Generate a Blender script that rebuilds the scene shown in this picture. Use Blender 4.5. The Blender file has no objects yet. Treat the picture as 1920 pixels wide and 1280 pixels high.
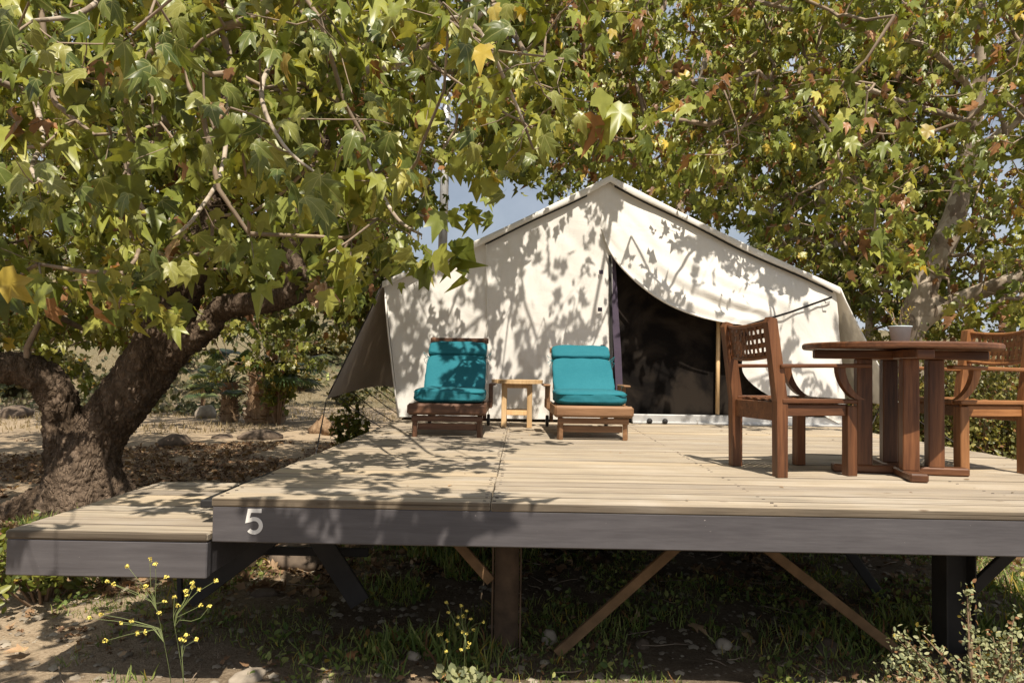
import bpy, bmesh, math, random
import numpy as np
from mathutils import Vector, Matrix, Euler, noise as mnoise

random.seed(7)
rng = np.random.default_rng(11)
S = bpy.context.scene
COL = S.collection

# ------------------------------------------------------------------ camera, light, exposure
FPX = 1400.0                      # focal length in pixels of a 1920 wide frame
CAMZ = 1.45                       # eye height above the ground
DECKZ = CAMZ - 0.557              # top of the deck boards
def _n(v):
    v = np.array(v, float); return v / np.linalg.norm(v)
_yw = _n((18, 50, FPX)); _hd = np.array((1, 0.0155, 0.0))
_up = np.cross(_yw, _hd); _up = _n(_up if _up[1] < 0 else -_up)
_xw = np.cross(_yw, _up)
if _xw[0] < 0: _xw = -_xw
cam_d = bpy.data.cameras.new('camera'); cam = bpy.data.objects.new('camera', cam_d); COL.objects.link(cam)
cam_d.sensor_width = 36.0; cam_d.lens = FPX / 1920 * 36.0
cam_d.clip_start = 0.05; cam_d.clip_end = 1500
def _wd(c): return Vector((float(np.dot(c, _xw)), float(np.dot(c, _yw)), float(np.dot(c, _up))))
_r = _wd((1, 0, 0)); _u = _wd((0, -1, 0)); _b = _wd((0, 0, -1))
cam.matrix_world = Matrix(((_r.x, _u.x, _b.x, 0), (_r.y, _u.y, _b.y, 0), (_r.z, _u.z, _b.z, CAMZ), (0, 0, 0, 1)))
S.camera = cam
def W(u, v, y):
    """the place at distance y in front of the viewpoint that lies along a direction"""
    d = _wd((u - 960.0, v - 640.0, FPX)); t = y / d.y
    return Vector((d.x * t, y, CAMZ + d.z * t))
def Wz(u, v, z):
    d = _wd((u - 960.0, v - 640.0, FPX)); t = (z - CAMZ) / d.z
    return Vector((d.x * t, d.y * t, z))

SUN = Vector((0.13, -0.62, 1.0)).normalized()
elev = math.asin(SUN.z); azim = math.atan2(SUN.x, SUN.y)
w = bpy.data.worlds.new("World"); S.world = w; w.use_nodes = True
nt = w.node_tree; bg = nt.nodes['Background']
sky = nt.nodes.new('ShaderNodeTexSky'); sky.sky_type = 'NISHITA'; sky.sun_disc = False
sky.sun_elevation = elev; sky.sun_rotation = azim
sky.air_density = 1.0; sky.dust_density = 3.0; sky.ozone_density = 1.0
_tc = nt.nodes.new('ShaderNodeTexCoord'); _nz = nt.nodes.new('ShaderNodeTexNoise'); _nz.inputs['Scale'].default_value = 3.0; _nz.inputs['Detail'].default_value = 6
nt.links.new(_tc.outputs['Generated'], _nz.inputs['Vector'])
_rp = nt.nodes.new('ShaderNodeValToRGB'); _rp.color_ramp.elements[0].position = 0.35; _rp.color_ramp.elements[0].color = (0.25, 0.25, 0.25, 1); _rp.color_ramp.elements[1].position = 0.62; _rp.color_ramp.elements[1].color = (0.85, 0.85, 0.85, 1)
nt.links.new(_nz.outputs['Fac'], _rp.inputs[0])
_mx = nt.nodes.new('ShaderNodeMixRGB'); nt.links.new(_rp.outputs[0], _mx.inputs[0]); nt.links.new(sky.outputs[0], _mx.inputs[1]); _mx.inputs[2].default_value = (9.6, 10.2, 11.2, 1)   # thin white cloud
nt.links.new(_mx.outputs[0], bg.inputs[0]); bg.inputs[1].default_value = 0.055
sl = bpy.data.lights.new('sun', 'SUN'); so = bpy.data.objects.new('sun', sl); COL.objects.link(so)
sl.energy = 5.0; sl.angle = math.radians(0.53); sl.color = (1.0, 0.91, 0.78)
so.rotation_euler = SUN.to_track_quat('Z', 'Y').to_euler(); so.location = (0, 0, 20)
S.view_settings.view_transform = 'Standard'; S.view_settings.look = 'None'
S.view_settings.gamma = 1.0; S.view_settings.exposure = 0.56; S.view_settings.use_curve_mapping = False
S.cycles.use_adaptive_sampling = True
S.cycles.max_bounces = 8; S.cycles.diffuse_bounces = 4; S.cycles.transmission_bounces = 4

# ------------------------------------------------------------------ materials
class N:
    def __init__(s, name):
        s.m = bpy.data.materials.new(name); s.m.use_nodes = True
        s.t = s.m.node_tree; s.b = s.t.nodes['Principled BSDF']; s.out = s.t.nodes['Material Output']
    def n(s, typ, **kw):
        nd = s.t.nodes.new('ShaderNode' + typ)
        for k, v in kw.items():
            if k in nd.inputs: nd.inputs[k].default_value = v
            else: setattr(nd, k, v)
        return nd
    def l(s, a, b): s.t.links.new(a, b)
    def coord(s, kind='Object', scale=(1, 1, 1), rnd=0.0):
        tc = s.n('TexCoord'); mp = s.n('Mapping'); mp.inputs['Scale'].default_value = scale
        s.l(tc.outputs[kind], mp.inputs[0])
        if rnd:
            oi = s.n('ObjectInfo'); mu = s.n('Math', operation='MULTIPLY'); mu.inputs[1].default_value = rnd
            s.l(oi.outputs['Random'], mu.inputs[0])
            cb = s.n('CombineXYZ'); s.l(mu.outputs[0], cb.inputs[0]); s.l(mu.outputs[0], cb.inputs[1]); s.l(mu.outputs[0], cb.inputs[2])
            s.l(cb.outputs[0], mp.inputs['Location'])
        return mp.outputs[0]
    def noise(s, co, sc, det=4, rough=0.6, dist=0.0):
        nd = s.n('TexNoise'); nd.inputs['Scale'].default_value = sc; nd.inputs['Detail'].default_value = det
        nd.inputs['Roughness'].default_value = rough; nd.inputs['Distortion'].default_value = dist
        s.l(co, nd.inputs['Vector']); return nd.outputs['Fac']
    def ramp(s, fac, stops):
        r = s.n('ValToRGB'); e = r.color_ramp.elements
        while len(e) < len(stops): e.new(0.5)
        for i, (p, c) in enumerate(stops):
            e[i].position = p; e[i].color = (c[0], c[1], c[2], 1)
        s.l(fac, r.inputs[0]); return r.outputs[0]
    def mix(s, fac, a, b, mode='MIX'):
        m = s.n('MixRGB'); m.blend_type = mode
        for i, x in enumerate((fac, a, b)):
            if isinstance(x, (int, float)): m.inputs[i].default_value = x
            elif isinstance(x, tuple): m.inputs[i].default_value = (*x, 1)
            else: s.l(x, m.inputs[i])
        return m.outputs[0]
    def bump(s, h, strength=0.3, dist=0.01):
        b = s.n('Bump'); b.inputs['Strength'].default_value = strength; b.inputs['Distance'].default_value = dist
        s.l(h, b.inputs['Height']); s.l(b.outputs[0], s.b.inputs['Normal']); return b
    def col(s, c):
        if isinstance(c, tuple): s.b.inputs['Base Color'].default_value = (*c, 1)
        else: s.l(c, s.b.inputs['Base Color'])
    def rough(s, r, spec=0.5):
        s.b.inputs['Roughness'].default_value = r; s.b.inputs['Specular IOR Level'].default_value = spec

def wood(name, dark, mid, light, axis='x', rough=0.6, spec=0.3, grain=1.0, rnd=37.0, stops=(0.34, 0.5, 0.68), tone=0.25, streak=True):
    k = N(name)
    sc = {'x': (1.2, 22, 22), 'y': (22, 1.2, 22), 'z': (22, 22, 1.2)}[axis]
    co = k.coord('Object', sc, rnd)
    a = k.noise(co, grain, 6, 0.65, 0.6)
    c = k.ramp(a, [(stops[0], dark), (stops[1], mid), (stops[2], light)])
    f = k.noise(co, 5 * grain, 3, 0.7)
    c = k.mix(0.35, c, k.ramp(f, [(0.35, tuple(x * 0.55 for x in mid)), (0.6, light)]))
    co2 = k.coord('Object', (1, 1, 1), rnd)
    b = k.noise(co2, 3.0, 3, 0.5)
    c = k.mix(tone, c, k.ramp(b, [(0.3, dark), (0.7, light)]))
    oi = k.n('ObjectInfo')
    r = k.ramp(oi.outputs['Random'], [(0.0, (0.80, 0.78, 0.76)), (0.5, (1, 1, 1)), (1.0, (1.12, 1.06, 0.97))])
    c = k.mix(1.0, c, r, 'MULTIPLY')
    k.col(c); k.rough(rough, spec)
    k.bump(f, 0.35, 0.003)
    return k.m

M = {}
def deckwood():
    k = N('weathered_deck_wood')
    a = k.noise(k.coord('Object', (1.0, 26, 26), 41.0), 1.5, 7, 0.7, 0.5)
    c = k.ramp(a, [(0.28, (0.15, 0.118, 0.085)), (0.45, (0.33, 0.28, 0.215)), (0.60, (0.43, 0.375, 0.30)), (0.75, (0.52, 0.47, 0.395))])
    b = k.noise(k.coord('Object', (1, 1, 1), 41.0), 2.2, 4, 0.6)
    c = k.mix(0.4, c, k.ramp(b, [(0.3, (0.28, 0.25, 0.21)), (0.5, (0.41, 0.34, 0.25)), (0.7, (0.52, 0.47, 0.40))]))
    cr = k.noise(k.coord('Object', (0.9, 75, 75), 23.0), 1.0, 3, 0.5, 0.3)
    crk = k.ramp(cr, [(0.585, (0, 0, 0)), (0.66, (1, 1, 1))])
    c = k.mix(crk, c, k.mix(0.75, c, (0.05, 0.035, 0.022)))
    v = k.n('TexVoronoi'); v.inputs['Scale'].default_value = 2.0; k.l(k.coord('Object', (1.4, 3.4, 3.4), 17.0), v.inputs['Vector'])
    kn = k.ramp(v.outputs['Distance'], [(0.035, (1, 1, 1)), (0.075, (0, 0, 0))])
    c = k.mix(kn, c, k.mix(0.6, c, (0.10, 0.055, 0.03)))
    tc = k.n('TexCoord'); sy = k.n('SeparateXYZ'); k.l(tc.outputs['Object'], sy.inputs[0]); ab = k.n('Math', operation='ABSOLUTE'); k.l(sy.outputs[1], ab.inputs[0])
    en = k.n('Math', operation='MULTIPLY_ADD'); k.l(a, en.inputs[0]); en.inputs[1].default_value = 0.010; k.l(ab.outputs[0], en.inputs[2])
    em = k.ramp(en.outputs[0], [(0.0695, (0, 0, 0)), (0.0735, (1, 1, 1))])      # grime along the worn board edges
    c = k.mix(em, c, k.mix(0.8, c, (0.045, 0.032, 0.022)))
    oi = k.n('ObjectInfo'); r = k.ramp(oi.outputs['Random'], [(0.0, (0.74, 0.73, 0.74)), (0.35, (1.0, 0.98, 0.94)), (0.7, (0.9, 0.9, 0.9)), (1.0, (1.12, 1.06, 0.95))])
    c = k.mix(1.0, c, r, 'MULTIPLY'); k.col(c); k.rough(0.85, 0.12)
    h = k.mix(crk, a, (0, 0, 0)); k.bump(h, 0.5, 0.004); return k.m
M['deck'] = deckwood()
M['pine'] = wood('pale_pine', (0.42, 0.25, 0.11), (0.60, 0.40, 0.20), (0.72, 0.52, 0.30), 'z', 0.55, 0.3, 0.8)
M['teakx'] = wood('red_brown_teak_x', (0.022, 0.009, 0.005), (0.090, 0.032, 0.013), (0.225, 0.096, 0.040), 'x', 0.42, 0.4, 0.8)
M['teakz'] = wood('red_brown_teak_z', (0.022, 0.009, 0.005), (0.090, 0.032, 0.013), (0.225, 0.096, 0.040), 'z', 0.42, 0.4, 0.8)
M['sunteakx'] = wood('sunlit_teak_x', (0.06, 0.022, 0.008), (0.21, 0.086, 0.029), (0.41, 0.195, 0.078), 'x', 0.45, 0.4, 0.8)  # teak warmed and lifted: the right chair's sunlight is in the colour
M['sunteakz'] = wood('sunlit_teak_z', (0.06, 0.022, 0.008), (0.21, 0.086, 0.029), (0.41, 0.195, 0.078), 'z', 0.45, 0.4, 0.8)
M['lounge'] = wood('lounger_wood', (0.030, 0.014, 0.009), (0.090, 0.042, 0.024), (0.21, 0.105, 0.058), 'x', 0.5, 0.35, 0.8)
M['loungep'] = wood('pale_lounger_wood', (0.10, 0.048, 0.022), (0.24, 0.125, 0.06), (0.38, 0.22, 0.12), 'x', 0.55, 0.3, 0.8)  # paler tone of the lounger wood, for the right one

def simple(name, c, rough=0.6, spec=0.4, metal=0.0, var=0.0, sc=6.0, bump=0.0, bsc=60.0):
    k = N(name)
    co = k.coord('Object')
    if var:
        f = k.noise(co, sc, 5, 0.6)
        k.col(k.ramp(f, [(0.3, tuple(x * (1 - var) for x in c)), (0.7, tuple(min(1, x * (1 + var)) for x in c))]))
    else: k.col(c)
    k.rough(rough, spec); k.b.inputs['Metallic'].default_value = metal
    if bump: k.bump(k.noise(co, bsc, 4, 0.6), bump, 0.004)
    return k.m

def paint():
    k = N('grey_painted_timber')
    co = k.coord('Object', (1.0, 14, 14))
    f = k.noise(co, 3.0, 6, 0.7)
    g = k.noise(k.coord('Object'), 2.2, 4, 0.6)
    c = k.ramp(g, [(0.3, (0.062, 0.057, 0.061)), (0.7, (0.088, 0.082, 0.086))])
    c = k.mix(0.35, c, k.ramp(f, [(0.35, (0.045, 0.041, 0.044)), (0.65, (0.118, 0.110, 0.113))]))
    sp = k.noise(k.coord('Object', (1, 1, 2.0)), 46, 2, 0.5)
    c = k.mix(k.ramp(sp, [(0.76, (0, 0, 0)), (0.79, (1, 1, 1))]), c, (0.42, 0.38, 0.35))
    k.col(c); k.rough(0.42, 0.5); k.bump(f, 0.25, 0.003)
    return k.m
M['paint'] = paint()
M['white'] = simple('white_number_paint', (0.66, 0.64, 0.60), 0.5, var=0.06, sc=40)
M['black'] = simple('black_webbing', (0.015, 0.014, 0.014), 0.7)
M['joist'] = simple('dark_joist', (0.035, 0.030, 0.027), 0.7, var=0.3)
M['rust'] = simple('rusty_steel', (0.105, 0.066, 0.040), 0.65, 0.3, var=0.45, sc=9, bump=0.3)
M['brace'] = simple('bounce_lit_brace', (0.19, 0.115, 0.060), 0.7, 0.2, var=0.35, sc=9, bump=0.3)  # brown lifted so the braces hold their bounced light
M['alu'] = simple('aluminium_sill', (0.55, 0.55, 0.54), 0.38, 0.5, 0.6, var=0.15)
M['galv'] = simple('galvanised_bucket', (0.50, 0.58, 0.62), 0.5, 0.5, 0.0, var=0.12, sc=12)
M['pole'] = simple('galvanised_pole', (0.50, 0.50, 0.51), 0.5, 0.5, 0.3, var=0.15)
M['rope'] = simple('dark_rope', (0.035, 0.030, 0.028), 0.8)
M['purple'] = simple('dark_purple_trim', (0.055, 0.040, 0.065), 0.7, var=0.2)
M['nail'] = simple('nail', (0.06, 0.045, 0.035), 0.6)
M['wheel'] = simple('black_wheel', (0.02, 0.02, 0.02), 0.5)

def fabric(name, c, c2, weave=700.0, trans=0.0, rough=0.85, tcol=(0.5, 0.4, 0.3), wr=0.15):
    k = N(name); co = k.coord('Object')
    f = k.noise(co, 1.6, 5, 0.6); g = k.noise(co, 90, 2, 0.5)
    col = k.mix(0.25, k.ramp(f, [(0.3, c), (0.7, c2)]), k.ramp(g, [(0.35, c), (0.65, c2)]))
    k.col(col); k.rough(rough, 0.2)
    wn = k.noise(co, 2.2, 5, 0.55, 0.8)
    ad = k.n('Math', operation='MULTIPLY_ADD'); k.l(g, ad.inputs[0]); ad.inputs[1].default_value = 0.03; k.l(wn, ad.inputs[2])
    k.bump(ad.outputs[0], wr * 3, 0.03)
    if trans:
        tr = k.n('BsdfTranslucent'); tr.inputs[0].default_value = (*tcol, 1)
        mx = k.n('MixShader'); mx.inputs[0].default_value = trans
        k.l(k.b.outputs[0], mx.inputs[1]); k.l(tr.outputs[0], mx.inputs[2]); k.l(mx.outputs[0], k.out.inputs[0])
    return k.m
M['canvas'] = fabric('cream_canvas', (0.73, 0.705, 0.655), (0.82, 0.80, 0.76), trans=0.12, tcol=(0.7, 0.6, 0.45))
M['fly'] = fabric('shaded_canvas_fly', (0.48, 0.44, 0.39), (0.58, 0.53, 0.48), trans=0.12, tcol=(0.5, 0.4, 0.3))  # canvas greyed to carry the shade on the left fly's underside
M['teal'] = fabric('teal_outdoor_fabric', (0.012, 0.118, 0.152), (0.026, 0.168, 0.205), wr=0.12)
M['teald'] = fabric('teal_ribbon', (0.008, 0.12, 0.15), (0.012, 0.15, 0.18))
def netm():
    k = N('shade_mottled_mesh'); co = k.coord('Object')
    f = k.noise(co, 2.6, 5, 0.6, 0.5)
    k.col(k.ramp(f, [(0.42, (0.005, 0.004, 0.0035)), (0.60, (0.022, 0.017, 0.013))])); k.rough(0.8, 0.08)  # mottling paints tree shade and the dark tent interior onto the net
    return k.m
M['net'] = netm()

def bark(name, dark, mid, light, sc=4.0, strength=0.8, patchy=False):
    k = N(name); co = k.coord('Object', (1, 1, 0.45) if not patchy else (1, 1, 0.7))
    a = k.noise(co, sc * 2.2, 7, 0.72, 0.4)
    if patchy:
        v = k.n('TexVoronoi'); v.inputs['Scale'].default_value = sc * 1.6
        nn = k.n('TexNoise'); nn.inputs['Scale'].default_value = 5; k.l(co, nn.inputs['Vector'])
        ad = k.n('VectorMath', operation='MULTIPLY_ADD'); k.l(nn.outputs['Color'], ad.inputs[0]); ad.inputs[1].default_value = (0.6, 0.6, 0.6); k.l(co, ad.inputs[2])
        k.l(ad.outputs[0], v.inputs['Vector'])
        c = k.ramp(v.outputs['Color'], [(0.15, dark), (0.5, mid), (0.85, light)])
        c = k.mix(0.35, c, k.ramp(a, [(0.3, dark), (0.7, light)]))
        k.col(c); k.bump(a, 0.4, 0.01)
    else:
        v = k.n('TexVoronoi'); v.inputs['Scale'].default_value = sc * 5; v.feature = 'DISTANCE_TO_EDGE'; 
        nn = k.n('TexNoise'); nn.inputs['Scale'].default_value = 6; k.l(co, nn.inputs['Vector'])
        ad = k.n('VectorMath', operation='MULTIPLY_ADD'); k.l(nn.outputs['Color'], ad.inputs[0]); ad.inputs[1].default_value = (0.25, 0.25, 0.25); k.l(co, ad.inputs[2])
        k.l(ad.outputs[0], v.inputs['Vector'])
        cr = k.ramp(v.outputs['Distance'], [(0.0, (0, 0, 0)), (0.25, (1, 1, 1))])
        c = k.ramp(a, [(0.3, dark), (0.5, mid), (0.72, light)])
        c = k.mix(cr, k.mix(0.5, dark, c), c)
        c = k.mix(k.ramp(k.noise(co, 1.6, 4, .6), [(.45, (0, 0, 0)), (.68, (.6, .6, .6))]), c, k.mix(.5, c, tuple(min(1, x * 1.25) for x in light)))
        k.col(c)
        h = k.mix(0.5, a, cr, 'MULTIPLY'); k.bump(h, strength, 0.035)
    k.rough(0.9, 0.15)
    return k.m
M['bark'] = bark('rough_dark_bark', (0.026, 0.018, 0.012), (0.105, 0.073, 0.048), (0.28, 0.21, 0.155), 5.0, 1.0)
M['pbark'] = bark('mottled_pale_bark', (0.14, 0.10, 0.07), (0.34, 0.275, 0.205), (0.52, 0.455, 0.37), 3.0, 0.5, True)
M['abark'] = bark('brown_smooth_bark', (0.035, 0.024, 0.016), (0.10, 0.071, 0.049), (0.23, 0.175, 0.13), 4.0, 0.9)
M['twig'] = simple('twig_bark', (0.26, 0.20, 0.145), 0.85, 0.2, var=0.4, sc=4)
M['rock'] = simple('brown_rock', (0.13, 0.098, 0.072), 0.85, 0.2, var=0.4, sc=7, bump=0.8, bsc=18)
M['paler'] = simple('pale_rock', (0.33, 0.28, 0.22), 0.85, 0.2, var=0.3, sc=7, bump=0.8, bsc=18)
M['log'] = bark('cut_log_wood', (0.12, 0.07, 0.04), (0.26, 0.17, 0.10), (0.42, 0.30, 0.19), 3.0)
M['stem'] = simple('green_stem', (0.16, 0.19, 0.07), 0.6, var=0.2)
M['woody'] = simple('woody_stem', (0.20, 0.13, 0.08), 0.8, var=0.3)
M['yellow'] = simple('yellow_petals', (0.72, 0.60, 0.13), 0.6, var=0.2, sc=60)

def leafmat(name, gloss=0.35, trans=0.32, veins=False, ramp=None):
    k = N(name)
    if ramp:
        oi = k.n('ObjectInfo'); c = k.ramp(oi.outputs['Random'], ramp)
    else:
        at = k.n('Attribute'); at.attribute_name = 'Col'; c = at.outputs['Color']
    if veins:
        uv = k.n('UVMap'); sx = k.n('SeparateXYZ'); k.l(uv.outputs[0], sx.inputs[0])
        ang = k.n('Math', operation='ARCTAN2'); k.l(sx.outputs[0], ang.inputs[0]); k.l(sx.outputs[1], ang.inputs[1])
        pp = k.n('Math', operation='PINGPONG'); k.l(ang.outputs[0], pp.inputs[0]); pp.inputs[1].default_value = 0.36
        ln = k.n('VectorMath', operation='LENGTH'); k.l(uv.outputs[0], ln.inputs[0])
        mu = k.n('Math', operation='MULTIPLY'); k.l(pp.outputs[0], mu.inputs[0]); k.l(ln.outputs['Value'], mu.inputs[1])
        # pingpong is 0 at even multiples: veins at 0, +-0.72 rad
        vf = k.ramp(mu.outputs[0], [(0.006, (1, 1, 1)), (0.020, (0, 0, 0))])
        c = k.mix(vf, c, k.mix(0.55, c, (0.42, 0.42, 0.18)))
    nz = k.noise(k.coord('Object'), 22, 3, 0.6)
    c = k.mix(0.3, c, k.mix(1.0, c, k.ramp(nz, [(0.3, (0.55, 0.55, 0.5)), (0.7, (1.3, 1.25, 1.1))]), 'MULTIPLY'))
    k.l(c, k.b.inputs['Base Color']); k.rough(gloss, 0.38)
    tr = k.n('BsdfTranslucent')
    tc = k.mix(1.0, c, (1.9, 1.75, 0.75), 'MULTIPLY'); k.l(tc, tr.inputs[0])
    mx = k.n('MixShader'); mx.inputs[0].default_value = trans
    k.l(k.b.outputs[0], mx.inputs[1]); k.l(tr.outputs[0], mx.inputs[2]); k.l(mx.outputs[0], k.out.inputs[0])
    return k.m
M['leaf'] = leafmat('sycamore_leaves', 0.38, 0.26)
M['nleaf'] = leafmat('large_sycamore_leaf', 0.34, 0.28, True,
    [(0.0, (0.075, 0.105, 0.028)), (0.3, (0.12, 0.15, 0.036)), (0.6, (0.175, 0.195, 0.048)), (0.95, (0.27, 0.27, 0.07)), (0.975, (0.42, 0.33, 0.08)), (0.99, (0.26, 0.16, 0.08)), (1.0, (0.25, 0.15, 0.08))])
M['dry'] = leafmat('dry_leaves', 0.7, 0.12)
M['grass'] = leafmat('grass_blades', 0.6, 0.25)
M['sage'] = leafmat('sage_leaves', 0.7, 0.2)

def groundmat():
    k = N('dry_earth'); co = k.coord('Object')
    a = k.noise(co, 0.55, 6, 0.65, 0.4); b = k.noise(co, 9, 6, 0.75); d = k.noise(co, 55, 4, 0.7)
    c = k.ramp(a, [(0.32, (0.17, 0.115, 0.068)), (0.50, (0.31, 0.225, 0.140)), (0.68, (0.42, 0.320, 0.205))])
    c = k.mix(0.45, c, k.ramp(b, [(0.3, (0.12, 0.085, 0.055)), (0.65, (0.42, 0.34, 0.24))]))
    c = k.mix(0.3, c, k.ramp(d, [(0.35, (0.10, 0.07, 0.045)), (0.6, (0.50, 0.42, 0.31))]))
    sx = k.n('SeparateXYZ'); k.l(co, sx.inputs[0]); m1 = k.n('MapRange'); k.l(sx.outputs[0], m1.inputs[0]); m1.inputs[1].default_value = -2.3; m1.inputs[2].default_value = -1.2   # trodden pale earth left of the steps, darkened rightward to deepen the under-deck shade
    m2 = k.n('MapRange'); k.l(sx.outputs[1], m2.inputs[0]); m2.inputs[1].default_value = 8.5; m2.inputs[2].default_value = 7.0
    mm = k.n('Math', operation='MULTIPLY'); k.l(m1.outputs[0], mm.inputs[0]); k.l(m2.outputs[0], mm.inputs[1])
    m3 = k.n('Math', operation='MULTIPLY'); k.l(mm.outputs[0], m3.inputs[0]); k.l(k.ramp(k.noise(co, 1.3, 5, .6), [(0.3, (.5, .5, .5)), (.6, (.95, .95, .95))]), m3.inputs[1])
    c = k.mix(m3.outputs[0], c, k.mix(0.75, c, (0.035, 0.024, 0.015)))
    k.col(c); k.rough(0.95, 0.1)
    ad = k.n('Math', operation='MULTIPLY_ADD'); k.l(d, ad.inputs[0]); ad.inputs[1].default_value = 0.4; k.l(b, ad.inputs[2])
    k.bump(ad.outputs[0], 0.9, 0.03); return k.m
def pathmat():
    k = N('pale_dirt_track'); co = k.coord('Object')
    b = k.noise(co, 4, 6, 0.7); d = k.noise(co, 40, 3, 0.7)
    c = k.mix(0.3, k.ramp(b, [(0.3, (0.25, 0.185, 0.12)), (0.7, (0.39, 0.30, 0.205))]), k.ramp(d, [(0.3, (0.2, 0.15, 0.1)), (0.7, (0.5, 0.42, 0.3))]))
    k.col(c); k.rough(0.95, 0.1); k.bump(b, 0.5, 0.02); return k.m
def hillmat():
    k = N('dry_grass_hillside'); co = k.coord('Object')
    a = k.noise(co, 0.12, 6, 0.7, 0.6); b = k.noise(co, 1.6, 6, 0.75); d = k.noise(co, 14, 3, 0.7)
    c = k.ramp(a, [(0.40, (0.075, 0.078, 0.038)), (0.54, (0.15, 0.125, 0.072)), (0.68, (0.27, 0.21, 0.13))])
    c = k.mix(0.4, c, k.ramp(b, [(0.3, (0.07, 0.068, 0.035)), (0.65, (0.28, 0.22, 0.14))]))
    c = k.mix(0.25, c, k.ramp(d, [(0.3, (0.07, 0.06, 0.03)), (0.65, (0.46, 0.38, 0.25))]))
    k.col(c); k.rough(0.95, 0.1); k.bump(b, 1.0, 0.3); return k.m
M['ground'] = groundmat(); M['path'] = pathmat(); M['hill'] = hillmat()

# ------------------------------------------------------------------ mesh helpers
def tag(o, label=None, cat=None, group=None, kind=None):
    if label: o['label'] = label
    if cat: o['category'] = cat
    if group: o['group'] = group
    if kind: o['kind'] = kind
    return o
def empty(name, loc, rz=0.0, label=None, cat=None, group=None):
    o = bpy.data.objects.new(name, None); COL.objects.link(o); o.location = loc; o.rotation_euler = (0, 0, rz)
    o.empty_display_size = 0.1
    return tag(o, label, cat, group)
def link(name, me, parent=None, loc=(0, 0, 0), rot=(0, 0, 0)):
    o = bpy.data.objects.new(name, me); COL.objects.link(o); o.parent = parent; o.location = loc; o.rotation_euler = rot
    return o
def copy_tree(o, parent=None):
    c = o.copy(); COL.objects.link(c); c.parent = parent
    for ch in list(o.children): copy_tree(ch, c)
    return c

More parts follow.
